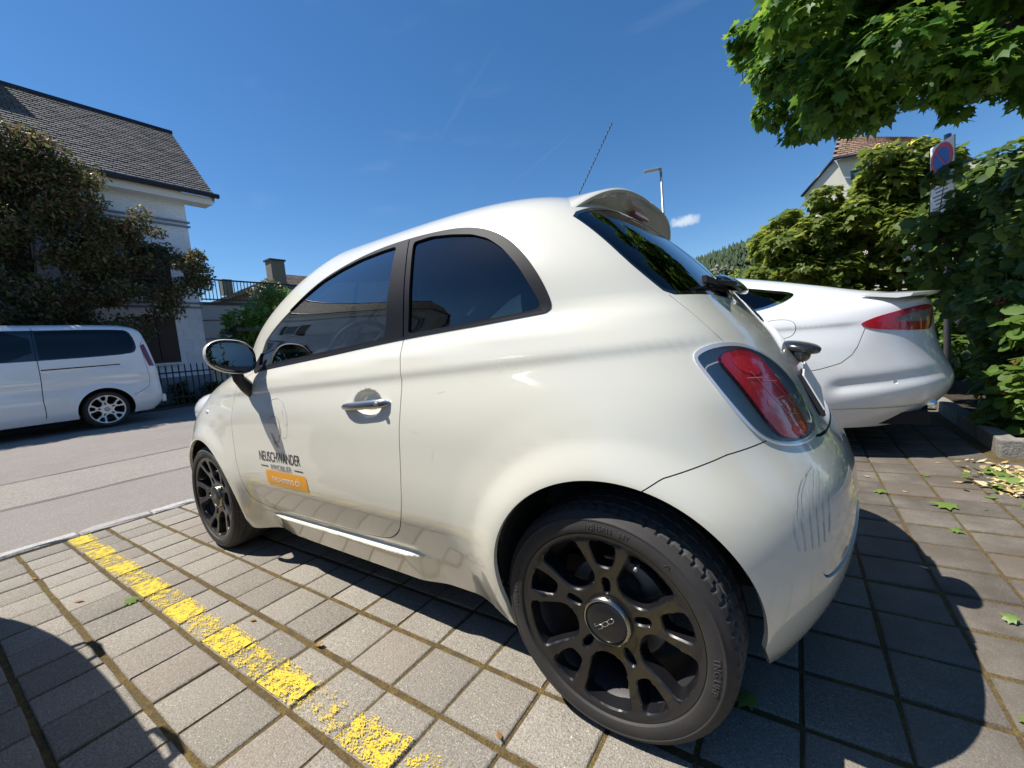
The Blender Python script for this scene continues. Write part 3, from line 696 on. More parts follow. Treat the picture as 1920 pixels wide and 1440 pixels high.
RED = [(2.7407, .9014), (2.7513, .9148), (2.7743, .9198), (2.8054, .9166), (2.8280, .9049), (2.8400, .8807), (2.8469, .8400), (2.8590, .7939), (2.8720, .7536), (2.8717, .7226), (2.8600, .7075), (2.8289, .7075), (2.8010, .7147), (2.7846, .7270), (2.7742, .7576), (2.7626, .8030), (2.7510, .8556)]
RWIN = [(2.6545, 1.3284), (2.6653, 1.2892), (2.6758, 1.2372), (2.6889, 1.1657), (2.7089, 1.1110), (2.7284, 1.0657), (2.7770, 1.0651), (2.83, 1.066), (2.92, 1.064), (3.0, 1.060), (3.1416, 1.058), (3.1416, 1.392), (2.95, 1.39), (2.75, 1.365)]
WSCR = [(0, 1.045), (.4, 1.045), (.70, 1.035), (.80, 1.03), (.84, 1.07), (.93, 1.15), (1.06, 1.24), (1.2, 1.31), (1.32, 1.37), (.9, 1.405), (.4, 1.425), (0, 1.43)]
BSEAM = [(2.5920, .6360), (2.6208, .6695), (2.6557, .6877), (2.6963, .7088), (2.7608, .7240), (2.80, .712)]
TSEAM = [(2.729, 1.066), (2.7477, 1.0227), (2.7607, .9791), (2.7721, .9409), (2.776, .930)]
BSEAM2 = [(2.86, .702), (2.90, .688), (2.96, .680), (3.1416, .676)]
REFL = [(2.785, .44), (2.787, .470), (2.80, .484), (2.84, .497), (2.90, .510), (2.96, .515), (2.965, .46), (2.90, .428), (2.83, .410), (2.80, .412)]
def clip_uv(p): return np.clip(p, [0, 0], [SHF.U, SHF.V])
door_l = L2(DOOR, .012); lamp_l = L2(LAMP, .010)
LOOPS = [('bumper', dens(SHF.uv([(2.5920, .6360), (2.6208, .6695), (2.6557, .6877), (2.6963, .7088), (2.7608, .7240), (2.80, .715), (2.86, .702), (2.90, .688), (2.96, .680), (3.1416, .676), (3.1416, .10), (2.5, .10), (2.5, .5)]), .016)),
         ('tailgate', dens(SHF.uv([(2.729, 1.066), (2.7477, 1.0227), (2.7607, .9791), (2.7721, .9409), (2.81, .85), (2.86, .702), (2.90, .688), (2.96, .680), (3.1416, .676), (3.1416, 1.405), (2.9, 1.40), (2.66, 1.345), (2.69, 1.166)]), .016)),
         ('gap_b', ribbon(dens(SHF.uv(BSEAM), .012, False), .0026)), ('gap_t', ribbon(dens(SHF.uv(TSEAM), .012, False), .0024)), ('gap_c', ribbon(dens(SHF.uv(BSEAM2), .012, False), .007)),
         ('gap', door_l), ('door', offset_loop(door_l, .0042)),
         ('trim', L2(TRIM, .012)), ('gap_p', ribbon(dens(SHF.uv([(2.169, 1.034), (2.183, 1.15), (2.205, 1.364)]), .012, False), .006)),
         ('front_glass', LS(FGL)), ('quarter_glass', LS(QGL)),
         ('chrome', lamp_l), ('clear', offset_loop(lamp_l, .0095)), ('red', L2(RED, .009)),
         ('gap_r', L2(REFL, .010)), ('reflector', offset_loop(L2(REFL, .010), .004)),
         ('seal', L2(RWIN, .012, 1)), ('rear_glass', offset_loop(L2(RWIN, .012, 1), .012)),
         ('seal_w', L2(WSCR, .02, 1)), ('windscreen', offset_loop(L2(WSCR, .02, 1), .015)),
         *[('open', arch_loop(SHF, c[0], c[2], c[1], rz=c[3])) for c in ARCH]]
xs = np.arange(-.26, 2.75, .02); ex = []
for d in (-.028, -.018, -.011, -.0055, 0, .0055, .011, .018, .028): ex.append(SHF.at_xz(xs, zcrease(xs) + d))
xs = np.arange(.6, 1.9, .02)
for d in (-.016, -.011, -.0075, -.0045, -.0015, .0015, .0045, .0075, .011, .016): ex.append(SHF.at_xz(xs, zledge(xs) + d))
gx, gz = np.meshgrid(np.arange(CUPX - .09, CUPX + .0901, .0065), np.arange(CUPZ - .056, CUPZ + .0561, .0065)); ex.append(SHF.at_xz(gx.ravel(), gz.ravel()))
for xc, zc, rx, rz in ARCH:
    for dr in (.007, .015, .024, .034, .046, .06, .076, .094):
        a = np.radians(np.arange(-12, 193, 2.4)); ex.append(SHF.at_xz(xc + (rx + dr) * np.cos(a), np.maximum(zc + (rz + dr) * np.sin(a), .19)))
CF = Cut(SHF, LOOPS, .024, np.vstack(ex))
fiat = empty('parked_car', (0, 0, 0), label='small cream white three-door hatchback with black alloy wheels and lettered door', cat='car')
part_obj('body_shell', CF, 'body', M['paint'], fiat, rim=.014)
part_obj('rear_bumper', CF, 'bumper', M['paint'], fiat, rim=.014)
tg = part_obj('tailgate', CF, 'tailgate', M['paint'], fiat, rim=.012)
part_obj('panel_gap', CF, 'gap_c', M['seal'], fiat, off=-.010)
for s in (1, -1):
    for gn in ('gap', 'gap_b', 'gap_t', 'gap_p', 'gap_r'): part_obj('panel_gap', CF, gn, M['seal'], fiat, off=-.010, side=s)
for s in (1, -1):
    d = part_obj('door', CF, 'door', M['paint'], fiat, rim=.012, side=s)
    part_obj('window_trim', CF, 'trim', M['trim'], fiat, off=.003, rim=.012, side=s)
    part_obj('door_glass', CF, 'front_glass', M['glass_f'], fiat, off=-.004, side=s)
    part_obj('quarter_glass', CF, 'quarter_glass', M['glass_d'], fiat, off=-.004, side=s)
    lamp = part_obj('tail_lamp', CF, 'chrome', M['ring'], fiat, off=.003, rim=.02, side=s)
    part_obj('clear_lens', CF, 'clear', M['clear'], lamp, off=.004, side=s)
    part_obj('red_lens', CF, 'red', M['red'], lamp, off=.0035, rim=.010, side=s)
    part_obj('lamp_bowl', CF, ('clear', 'red'), M['bowl'], lamp, off=-.006, side=s)
    part_obj('bumper_reflector', CF, 'reflector', M['paint'], fiat, off=-.004, side=s)
part_obj('rear_glass', CF, 'rear_glass', M['glass_r'], fiat, off=-.002)
part_obj('windscreen', CF, 'windscreen', M['glass_f'], fiat, off=-.002)
part_obj('glass_seal', CF, 'seal', M['gloss'], fiat, off=-.001, rim=.01); part_obj('glass_seal', CF, 'seal_w', M['gloss'], fiat, off=-.001, rim=.01)
# lining behind the panels
Xl, Tl, Nl = CF.part(('body', 'door', 'trim', 'gap', 'gap_b', 'gap_t', 'gap_c', 'gap_p', 'gap_r', 'tailgate', 'bumper', 'seal', 'seal_w', 'reflector', 'chrome', 'clear', 'red'), -.035)
k = (Xl[Tl][:, :, 2].mean(1) > .45); Tl = Tl[k]; mr = mirror(Xl, Tl, Nl)
link('interior_lining', mesh('interior_lining', np.vstack([Xl, mr[0]]), np.vstack([Tl, mr[1] + len(Xl)]), True), fiat, M['dash'])
fl = MB(); fl.box((1.29, 0, .255), (3.0, 1.0, .06)); fl.box((1.15, 0, .245), (1.45, 1.30, .06)); fl.box((-.36, 0, .37), (.10, .9, .2)); fl.box((2.75, 0, .36), (.25, 1.2, .25)); fl.build('floor_pan', M['under'], fiat)
for xc, zc, rx, rz in ARCH:
    for s in (1, -1):
        a = np.radians(np.linspace(-6, 186, 44))
        G = np.array([[(xc + (rx + .012) * math.cos(t), s * yy, zc + (rz + .012) * math.sin(t)) for yy in (.50, .58, .66, max(.66, float(SHF.PU(SHF.at_xz(np.clip(xc + (rx + .012) * math.cos(t), -.33, 2.66), max(zc + (rz + .012) * math.sin(t), .19)))[0, 1]) - .035))] for t in a])
        w = MB(); w.grid(G); w.add([(xc, s * .50, .30)] + [tuple(g[0]) for g in G], [(0, i, i + 1) for i in range(1, 44)]); w.build('wheel_well', M['under'], fiat)
fiat_wheel(fiat, (0, .795, .291), 1, 92); fiat_wheel(fiat, (2.3, .795, .291), 1, 74)
fiat_wheel(fiat, (0, -.795, .291), -1, 92); fiat_wheel(fiat, (2.3, -.795, .291), -1, 60)
# spoiler
def spoiler():
    rows = []
    for y in np.linspace(-1, 1, 49):
        t = abs(y); yy = y * .53
        xt, zt = .051 + .086 * t ** 3, 1.464 - .118 * t ** 3.3
        xr_, zr = .40 - .16 * t ** 2.5, 1.489 - .112 * t ** 2.6          # where it leaves the roof
        yr = y * .545
        xg, zg = .15 + .035 * t ** 2, 1.405 - .09 * t ** 3                # foot at the top of the rear window
        top = [(xr_ + .02, yr, zr - .014), (xr_, yr, zr + .001), (.5 * (xr_ + xt) + .03, .5 * (yr + yy), .55 * zr + .45 * zt + .010 * (1 - t)), (.25 * xr_ + .75 * xt, yy, .22 * zr + .78 * zt + .007 * (1 - t)), (xt + .006, yy, zt + .001), (xt, yy, zt - .006), (xt + .004, yy * .995, zt - .014)]
        bot = [(xt + .035, yy * .975, zt - .020), (xt + .07, yy * .95, zt - .034), (xg, yy * .94, zg)]
        rows.append(top + bot)
    return np.array(rows)
MB().grid(spoiler()).build('roof_spoiler', M['paint'], fiat, auto=50)
bl = MB().box((.10, 0, 1.419), (.02, .16, .016)); bl.build('brake_light', M['red'], fiat, bevel=.003)
# antenna
an = MB().tube([(.405, 0, 1.480), (.372, 0, 1.527), (.365, 0, 1.537)], [.0085, .006, .004], 10)
anp = an.build('antenna', M['black'], fiat, smooth=True)
hel = [(.365 - .183 * t + .0012 * math.cos(t * 120), .0012 * math.sin(t * 120), 1.537 + .256 * t) for t in np.linspace(0, 1, 160)]
MB().tube(hel, .0021, 6).build('antenna_rod', M['black'], anp, smooth=True)
# door handles, mirrors, indicators
def yat(x, z): return SHF.PU(SHF.at_xz(x, z))[:, 1]
for s in (1, -1):
    xs = np.linspace(.928, .672, 17); t = np.linspace(-1, 1, 17); V = []; n = 14
    y0 = float(yat(.80, .765)[0]); hb = MB(); G = []
    for x, tt in zip(xs, t):
        e = max(0, 1 - abs(tt) ** 6) ** .5; w = .0125 + .0035 * (tt + 1) / 2; yc = y0 + .007 - .012 * tt ** 4 - .003 * tt
        G.append([(x, s * (yc + .0125 * e * math.cos(a)), .826 + .008 * tt + (w * e + .0004) * math.sin(a)) for a in np.linspace(0, 2 * math.pi, n + 1)])
    h = hb.grid(np.array(G)).build('door_handle', M['satin'], fiat, smooth=True)
    MB().lathe([(.0005, .0005), (.0075, .0004), (.0085, -.001), (.0085, -.004)], 20, c=(.712, 0, 0)).build('lock_cylinder', M['grey'], h, smooth=True, loc=(0, s * (y0 + .0195), .831), rot=(0, 0, 0) if s > 0 else None)
    # mirror: rounded shell opening to the rear, dark bezel, glass, foot
    def ring(x, sy, sz, cy=.872, cz=1.040, n=40, ex=.82):
        o = []
        for a in np.linspace(0, 2 * math.pi, n, endpoint=False):
            ca, sa = math.cos(a), math.sin(a); py_ = math.copysign(abs(ca) ** ex, ca) * sy; pz = math.copysign(abs(sa) ** ex, sa) * sz * (1 - .10 * ca)
            o.append((x - .10 * py_ * 1.0, s * (cy + py_), cz + pz + .14 * py_))
        return o
    prof = [(1.585, .098, .070), (1.592, .1015, .0735), (1.612, .100, .0715), (1.64, .088, .062), (1.665, .066, .046), (1.682, .036, .024), (1.687, .004, .003)]
    rr = [ring(*p) for p in prof]; rr = [r + r[:1] for r in rr]
    mir = MB().grid(np.array(rr)).build('door_mirror', M['paint'], fiat, smooth=True)
    bz = [ring(1.586, .0985, .0705), ring(1.583, .093, .065), ring(1.590, .086, .058)]; MB().grid(np.array([r + r[:1] for r in bz])).build('mirror_bezel', M['gloss'], mir, auto=40)
    g = ring(1.589, .0872, .0592); MB().add(g + [(1.589, s * .872, 1.040)], [(i, (i + 1) % 40, 40) for i in range(40)]).build('mirror_glass', M['mirror'], mir)
    yb = float(yat(1.655, .895)[0])
    st = MB(); st.tube([(1.665, s * (yb - .02), .872), (1.655, s * (yb + .012), .905), (1.640, s * (yb + .045), .945), (1.628, s * (yb + .055), .985)], [.030, .029, .024, .022], 14)
    st.build('mirror_foot', M['black'], mir, smooth=True)
    MB().add(*ellipsoid((2.215, s * float(yat(2.215, .773)[0]), .773), (.018, .006, .010))).build('side_repeater', M['clear2'], fiat, smooth=True)
    hl = MB().add(*ellipsoid((2.72, s * .56, .74), (.16, .11, .11))); hl.build('headlamp', M['clear2'], fiat, smooth=True)
# rear fittings
MB().add(*ellipsoid((-.205, .0, 1.118), (.055, .16, .020), Matrix.Rotation(math.radians(-38), 3, 'Y'))).build('wiper_cover', M['gloss'], fiat, smooth=True)
wp = MB(); wp.tube([(-.228, .02, 1.105), (-.222, .14, 1.110), (-.178, .30, 1.112)], [.012, .009, .006], 8); wp.box((-.192, .22, 1.108), (.012, .40, .018)); wp.build('rear_wiper', M['black'], fiat, auto=40)
hd = MB().add(*ellipsoid((-.395, 0, .888), (.055, .10, .018), Matrix.Rotation(math.radians(-14), 3, 'Y'), pw=.8)); hd.add(*ellipsoid((-.392, 0, .870), (.030, .085, .030), pw=.8)); hd.build('tailgate_handle', M['darkmetal'], fiat, smooth=True)
pl = MB().box((0, 0, 0), (.006, .48, .112)); pl.build('number_plate', M['plate'], fiat, bevel=.003, loc=(-.424, 0, .772), rot=(0, math.radians(25), 0))
MB().box((0, 0, 0), (.010, .54, .13)).build('plate_frame', M['black'], fiat, bevel=.003, loc=(-.418, 0, .770), rot=(0, math.radians(25), 0))
MB().lathe([(.030, 0), (.034, 0), (.034, .18), (.030, .18)], 20, axis='z').build('exhaust_pipe', M['grey'], fiat, smooth=True, loc=(-.50, -.30, .235), rot=(0, math.radians(90), 0))
# interior
def seat(x, y, sc=1.0, rear=False):
    m = MB(); w = .24 * sc if not rear else .58
    m.add(*ellipsoid((x + .22, y, .52), (.27, w, .10), pw=.55)); m.add(*ellipsoid((x - .05, y, .82), (.085, w * .94, .34), Matrix.Rotation(math.radians(-14), 3, 'Y'), pw=.6))
    s = m.build('rear_bench' if rear else 'seat', M['fabric'], fiat, smooth=True)
    for yy in ((y,) if not rear else (-.32, .32)):
        h = MB().add(*ellipsoid((x - .15, yy, 1.20 if not rear else 1.10), (.05, .125, .085), pw=.6)); h.tube([(x - .14, yy - .05, 1.05), (x - .15, yy - .05, 1.16)], .006, 6); h.tube([(x - .14, yy + .05, 1.05), (x - .15, yy + .05, 1.16)], .006, 6)
        h.build('headrest', M['fabric'], s, smooth=True)
seat(.95, .36); seat(.95, -.36); seat(.20, 0, rear=True)
d = MB(); d.add(*ellipsoid((1.78, 0, .86), (.26, .68, .17), pw=.5)); d.add(*ellipsoid((1.60, .36, 1.00), (.10, .17, .06))); d.build('dashboard', M['dash'], fiat, smooth=True)
Rm = Matrix.Rotation(math.radians(64), 3, 'Y')
sw = MB(); sw.tube([tuple(Rm @ Vector((.185 * math.cos(a), .185 * math.sin(a), 0)) + Vector((1.42, .36, .99))) for a in np.linspace(0, 2 * math.pi, 41)], .014, 8, cap=False)
for a in (0, 2.4, 3.9): sw.tube([(1.44, .36, .985), tuple(Rm @ Vector((.18 * math.cos(a), .18 * math.sin(a), 0)) + Vector((1.42, .36, .99)))], .014, 6)
sw.add(*ellipsoid((1.44, .36, .985), (.05, .06, .05))); sw.tube([(1.44, .36, .985), (1.65, .36, .93)], .03, 8); sw.build('steering_wheel', M['dash'], fiat, smooth=True)
MB().add(*ellipsoid((1.36, 0, 1.27), (.02, .12, .035), pw=.6)).build('rear_view_mirror', M['dash'], fiat, smooth=True)
# door lettering and drawings, laid on the door skin
def xz_decal(name, pts, F, m, off=.0012):
    pts = np.asarray(pts, float); q = SHF.at_xz(pts[:, 0], pts[:, 1]); return decal(name, SHF, q, F, m, fiat, off)
def text_on(name, s, xc, zb, width, height, m, off=.0012, bold=0.0):
    V, F = text_geo(s, 1.0, 0, 1.0, bold); V = V[:, :2]; w = np.ptp(V[:, 0]); h = V[:, 1].max()
    V[:, 0] = (V[:, 0] - V[:, 0].min()) / w - .5
    return xz_decal(name, np.c_[xc - V[:, 0] * width, zb + V[:, 1] / h * height], F, m, off)
text_on('door_lettering', 'NEUSCHWANDER', 1.424, .576, .345, .043, M['ink'], bold=.003)
text_on('door_lettering', 'IMMOBILIER', 1.414, .541, .172, .024, M['inkgrey'])
def stroke(name, pts, wd, m, sh=SHF, off=.0012):
    p = ribbon(dens(pts, .01, False), wd); n = len(p) // 2; F = [(i, i + 1, 2 * n - 2 - i, 2 * n - 1 - i) for i in range(n - 1)]
    return xz_decal(name, p, F, m, off)
stroke('door_rule', [(1.590, .553), (1.525, .553)], .004, M['ink']); stroke('door_rule', [(1.305, .553), (1.240, .553)], .004, M['ink'])
cc = [(x, z) for cx, cz, a0 in ((1.24, .486, -90), (1.24, .520, 0), (1.54, .520, 90), (1.54, .486, 180)) for a in np.linspace(a0, a0 + 90, 6) for x, z in [(cx - .016 * math.cos(math.radians(a)), cz + .016 * math.sin(math.radians(a)))]]
pill = chaikin(dens(np.array([(1.223, .470), (1.223, .536), (1.557, .536), (1.557, .470)]), .02), 1)
n = len(pill); gx = np.linspace(1.235, 1.545, 14); P2 = np.vstack([pill, [(1.39, .503)]])
xz_decal('web_address_panel', np.vstack([(1.39 + (pill[:, 0] - 1.39) * s, .503 + (pill[:, 1] - .503) * s) for s in (1, .8, .55, .3, .05) for pill in (pill,)] if 0 else [np.c_[1.39 + (pill[:, 0] - 1.39) * s, .503 + (pill[:, 1] - .503) * s] for s in (1, .8, .55, .3, .03)]), [(r * n + i, r * n + (i + 1) % n, (r + 1) * n + (i + 1) % n, (r + 1) * n + i) for r in range(4) for i in range(n)], M['orange'])
text_on('web_address', 'neu-immo.ch', 1.39, .487, .225, .033, M['white'], .0022)
hand = [[(1.47, .76), (1.45, .775), (1.41, .772), (1.39, .755), (1.385, .735), (1.392, .72), (1.38, .70), (1.40, .685), (1.405, .665), (1.42, .67), (1.43, .655), (1.445, .665)],
        [(1.425, .745), (1.412, .735), (1.418, .725)], [(1.455, .70), (1.44, .67), (1.415, .645)], [(1.465, .705), (1.45, .67), (1.425, .64)], [(1.447, .69), (1.43, .66), (1.405, .64)], [(1.385, .735), (1.378, .71), (1.39, .69)]]
for h in hand: stroke('door_drawing', h, .0025, M['inkgrey'])
house = [[(1.50, .81), (1.45, .845), (1.40, .85), (1.36, .835), (1.33, .79), (1.32, .75), (1.335, .70), (1.345, .685), (1.375, .69)], [(1.385, .815), (1.36, .80), (1.355, .78)], [(1.33, .80), (1.37, .82)], [(1.32, .75), (1.345, .735)]]
for h in house: stroke('door_drawing', h, .0022, M['inkpale'])
# grey fan of stripes on the bumper corner
fan = [[(2.815, .655), (2.775, .64), (2.752, .60), (2.742, .545), (2.748, .505)], [(2.80, .65), (2.765, .62), (2.755, .57), (2.757, .50)], [(2.812, .648), (2.782, .61), (2.768, .56), (2.768, .50)], [(2.825, .645), (2.796, .61), (2.780, .56), (2.779, .50)], [(2.838, .64), (2.81, .605), (2.793, .56), (2.789, .505)], [(2.85, .64), (2.83, .61), (2.81, .57), (2.80, .52)]]
for f in fan:
    q = chaikin(SHF.uv(f), 3, False); w = np.linspace(.0012, .0042, len(q)); t = np.gradient(q, axis=0); t /= np.linalg.norm(t, axis=1, keepdims=True); nn = np.c_[-t[:, 1], t[:, 0]]
    p = np.vstack([q + nn * w[:, None] / 2, q - nn * w[:, None] / 2]); m_ = len(q)
    decal('bumper_stripe', SHF, p, [(i, i + 1, m_ + i + 1, m_ + i) for i in range(m_ - 1)], M['stripe'], fiat, .0009)
# moulded details inside the tail lamps
lamps = [o for o in fiat.children if o.name.startswith('tail_lamp')]
for o in lamps:
    sg_ = 1 if o.data.vertices[0].co.y > 0 else -1
    def lamp_part(name, q, F, m, off):
        X = on_shell(SHF, q, off); nn = SHF.N(np.asarray(q)); F = [tuple(f) if np.dot(np.cross(X[f[1]] - X[f[0]], X[f[2]] - X[f[0]]), nn[f[0]]) >= 0 else tuple(f)[::-1] for f in F]
        if sg_ < 0: X = X * [1, -1, 1]; F = [f[::-1] for f in F]
        link(name, mesh(name, X, F), o, m)
    for pts in ([(2.760, .905), (2.80, .903), (2.815, .885), (2.812, .860), (2.79, .856), (2.765, .872)], [(2.812, .735), (2.85, .742), (2.862, .725), (2.850, .712), (2.82, .712)], [(2.783, .80), (2.800, .805), (2.808, .79), (2.795, .778)]):
        q = dens(chaikin(SHF.uv(pts), 2), .006); n = len(q); c = q.mean(0)
        lamp_part('bulb_lens', np.vstack([q, c + (q - c) * .5, c[None]]), [(i, (i + 1) % n, n + (i + 1) % n, n + i) for i in range(n)] + [(n + i, n + (i + 1) % n, 2 * n) for i in range(n)], M['red2'], .0042)
    for pts in ([(2.785, .868), (2.800, .82), (2.822, .765), (2.842, .732)], [(2.806, .80), (2.835, .80), (2.852, .775)], [(2.822, .845), (2.842, .80), (2.858, .765)], [(2.818, .765), (2.856, .752)], [(2.80, .842), (2.838, .835)], [(2.770, .855), (2.815, .848)]):
        q = ribbon(dens(SHF.uv(pts), .008, False), .0018); n = len(q) // 2; lamp_part('lens_rib', q, [(i, i + 1, 2 * n - 2 - i, 2 * n - 1 - i) for i in range(n - 1)], M['rib'], .0048)
for pts in ([(.47, .86), (.455, .863), (.44, .868)], [(.55, .74), (.56, .746), (.575, .748)], [(.50, .66), (.496, .68), (.49, .70)]): stroke('paint_scratch', pts, .0009, M['inkpale'])
# ------------------------------------------------------------ other parked cars
def plain_wheel(parent, loc, side, sc, metal_, th0=90, dbl=False):
    b = MB().lathe([(.2165, -.004), (.206, -.022), (.199, -.040), (.188, -.175), (.205, -.186)], 48)
    w = b.build('wheel', M['under'], parent, smooth=True, loc=loc); w.scale = (sc,) * 3
    if side < 0: w.rotation_euler = (0, 0, math.pi)
    link('tyre', TYRE_ME, w); rim_face(th0).build('rim', metal_, w, auto=35)
    MB().lathe([(.0005, -.020), (.030, -.021), (.036, -.028), (.036, -.04)], 24).build('hub_cap', M['grey'], w, auto=40)
    return w
def wells(parent, xs, R, zc, y0, y1):
    for xc in xs:
        for s in (1, -1):
            a = np.radians(np.linspace(-10, 190, 30)); G = np.array([[(xc + R * math.cos(t), s * yy, zc + R * math.sin(t)) for yy in (y0, (y0 + y1) / 2, y1)] for t in a])
            w = MB(); w.grid(G); w.add([(xc, s * y0, zc)] + [tuple(g[0]) for g in G], [(0, i, i + 1) for i in range(1, 30)]); w.build('wheel_well', M['under'], parent)
# --- large white fastback beside the hatchback
FORD = [(.20, .84, 3.40, -1.03, 4, 4.5, .20), (.33, .90, 3.58, -1.17, 4, 4.5, .20), (.48, .925, 3.62, -1.255, 4, 4.5, .22), (.62, .932, 3.58, -1.215, 4, 4.5, .22), (.76, .93, 3.48, -1.17, 4, 4.5, .22),
        (.88, .918, 3.2, -1.155, 4, 4.5, .22), (.97, .895, 2.7, -1.15, 4, 4.5, .2), (1.04, .86, 2.2, -1.13, 4, 4.5, .2), (1.085, .82, 2.0, -1.05, 4, 4.5, .2), (1.13, .785, 1.9, -.86, 4, 4.5, .12),
        (1.20, .745, 1.7, -.62, 4, 4.2, .08), (1.30, .685, 1.45, -.26, 3.8, 4, .06), (1.38, .61, 1.2, .06, 3.5, 3.8, .05), (1.44, .50, 1.0, .33, 3, 3.5, .03), (1.472, .33, .85, .55, 2.6, 3, 0), (1.482, .04, .75, .7, 2.2, 2.2, 0)]
def ford_disp(x, y, z):
    s = sstep(.35, .6, y)
    c1 = .010 * (1 / (1 + np.exp(-(z - .917) / .008)) - 1) * s * sstep(.75, .9, z) * sstep(-.78, -.6, x)
    k = sstep(-.5, -.7, x)
    c2 = -.015 * np.exp(-((z - (.545 - .09 * (x + 1.0))) / .045) ** 2) * (1 - sstep(-.60, -.48, x)) * sstep(.30, .5, y)
    c3 = .014 * (1 - sstep(-.01, .01, z - .352)) * (1 - sstep(-.5, -.4, x)) * s * -1
    c4 = .012 * (1 / (1 + np.exp(-(.74 + .12 * (x + 1.0) - z) / .012))) * (1 - sstep(-.74, -.62, x)) * s
    return x, y + c1 + c2 + c3, z
SHD = Shell(FORD, 1.2, ford_disp)
def D2(p, step=.016, k=2, closed=True): return dens(chaikin(SHD.uv(p), k, closed), step, closed)
FLAMP = [(2.748, .913), (2.770, .938), (2.795, .957), (2.857, .987), (2.90, .999), (2.935, 1.003), (2.975, .995), (2.975, .93), (2.945, .838), (2.90, .838), (2.84, .847), (2.771, .872), (2.754, .890)]
FIN = [(2.815, .918), (2.84, .940), (2.870, .958), (2.93, .972), (2.958, .968), (2.952, .93), (2.94, .896), (2.88, .896), (2.84, .903)]
FWIN = D2([(2.735, 1.172), (2.695, 1.215), (2.642, 1.262), (2.50, 1.325), (2.2, 1.38), (1.9, 1.39), (1.5, 1.35), (1.15, 1.22), (.95, 1.09), (1.1, 1.045), (1.7, 1.045), (2.2, 1.05), (2.50, 1.055), (2.590, 1.063), (2.65, 1.095), (2.70, 1.135)], .016, 2)
flm = D2(FLAMP, .012)
xs = np.arange(-1.1, .2, .02); fx = [SHD.at_xz(np.arange(-.7, 2, .03), .917 + d) for d in (-.02, -.01, 0, .01, .02)]
FL = [('bumper', dens(SHD.uv([(2.750, .875), (2.722, .717), (2.699, .665), (2.661, .631), (2.60, .60), (2.60, .10), (3.1416, .10), (3.1416, .86), (2.95, .85)]), .02)),
      ('gap', ribbon(dens(SHD.uv([(2.756, .88), (2.735, .77), (2.722, .717), (2.699, .665), (2.661, .631), (2.60, .60)]), .014, False), .005)),
      ('gap_v', ribbon(dens(SHD.uv([(2.62, .335), (2.714, .349), (2.80, .350), (2.905, .345), (3.1416, .35)]), .014, False), .004)), ('gap_f', D2([(2.56, .96), (2.575, .985), (2.61, .992), (2.632, .975), (2.634, .93), (2.622, .87), (2.60, .85), (2.56, .86)], .012)), ('body', offset_loop(D2([(2.56, .96), (2.575, .985), (2.61, .992), (2.632, .975), (2.634, .93), (2.622, .87), (2.60, .85), (2.56, .86)], .012), .004)),
      ('chrome', FWIN), ('glass', offset_loop(FWIN, .017)), ('lamp', flm), ('clear', D2(FIN, .012)),
      ('black_roof', dens(SHD.uv([(3.1416, 1.125), (2.93, 1.13), (2.90, 1.145), (2.85, 1.25), (2.80, 1.34), (2.72, 1.405), (2.6, 1.435), (2.6, 1.45), (3.1416, 1.45)]), .02)),
      ('open', arch_loop(SHD, 0, .37, .33)), ('open', arch_loop(SHD, 2.85, .37, .33))]
a = np.radians(np.arange(0, 360, 30)); sq = SHD.uv([(2.791, .520)])[0]; FL.append(('sensor', np.c_[sq[0] + .013 * np.cos(a), sq[1] + .013 * np.sin(a)]))
gx, gz = np.meshgrid(np.arange(-1.2, -.4, .02), np.arange(.40, .72, .016)); fx.append(SHD.at_xz(gx.ravel(), gz.ravel()))
CD = Cut(SHD, FL, .03, np.vstack(fx))
ford = empty('parked_car', (0, -2.73, 0), label='large white fastback car with red wedge tail lamps parked by the shrubs', cat='car')
part_obj('body_shell', CD, 'body', M['paint_w'], ford, rim=.015); part_obj('rear_bumper', CD, 'bumper', M['paint_w'], ford, rim=.012); [part_obj('panel_gap', CD, gn, M['seal'], ford, off=-.008, side=s_) for gn in ('gap', 'gap_f', 'gap_v') for s_ in (1, -1)]
part_obj('rear_glass', CD, 'black_roof', M['gloss'], ford)
for s in (1, -1):
    part_obj('window_surround', CD, 'chrome', M['chrome'], ford, off=.004, rim=.012, side=s); part_obj('side_glass', CD, 'glass', M['glass_r'], ford, off=-.003, side=s)
    l = part_obj('tail_lamp', CD, 'lamp', M['red_f'], ford, off=.005, rim=.02, side=s); part_obj('reversing_lens', CD, 'clear', M['smoke'], l, off=.003, side=s)
    part_obj('parking_sensor', CD, 'sensor', M['paint_w'], ford, off=-.004, rim=.006, side=s)
Xl, Tl, Nl = CD.part(('body', 'chrome', 'gap', 'gap_f', 'gap_v', 'bumper', 'lamp', 'clear', 'black_roof', 'sensor'), -.04); k = Xl[Tl][:, :, 2].mean(1) > .4; Tl = Tl[k]; mr = mirror(Xl, Tl, Nl)
link('interior_lining', mesh('interior_lining', np.vstack([Xl, mr[0]]), np.vstack([Tl, mr[1] + len(Xl)]), True), ford, M['dash'])
f = MB(); f.box((1.2, 0, .26), (4.5, 1.3, .08)); f.box((1.42, 0, .26), (1.9, 1.68, .08)); f.box((-.85, 0, .36), (.3, 1.1, .22)); f.build('floor_pan', M['under'], ford)
wells(ford, (0, 2.85), .38, .33, .55, .86)
for x in (0, 2.85):
    for s in (1, -1): plain_wheel(ford, (x, s * .885, .33), s, 1.135, M['satin'])
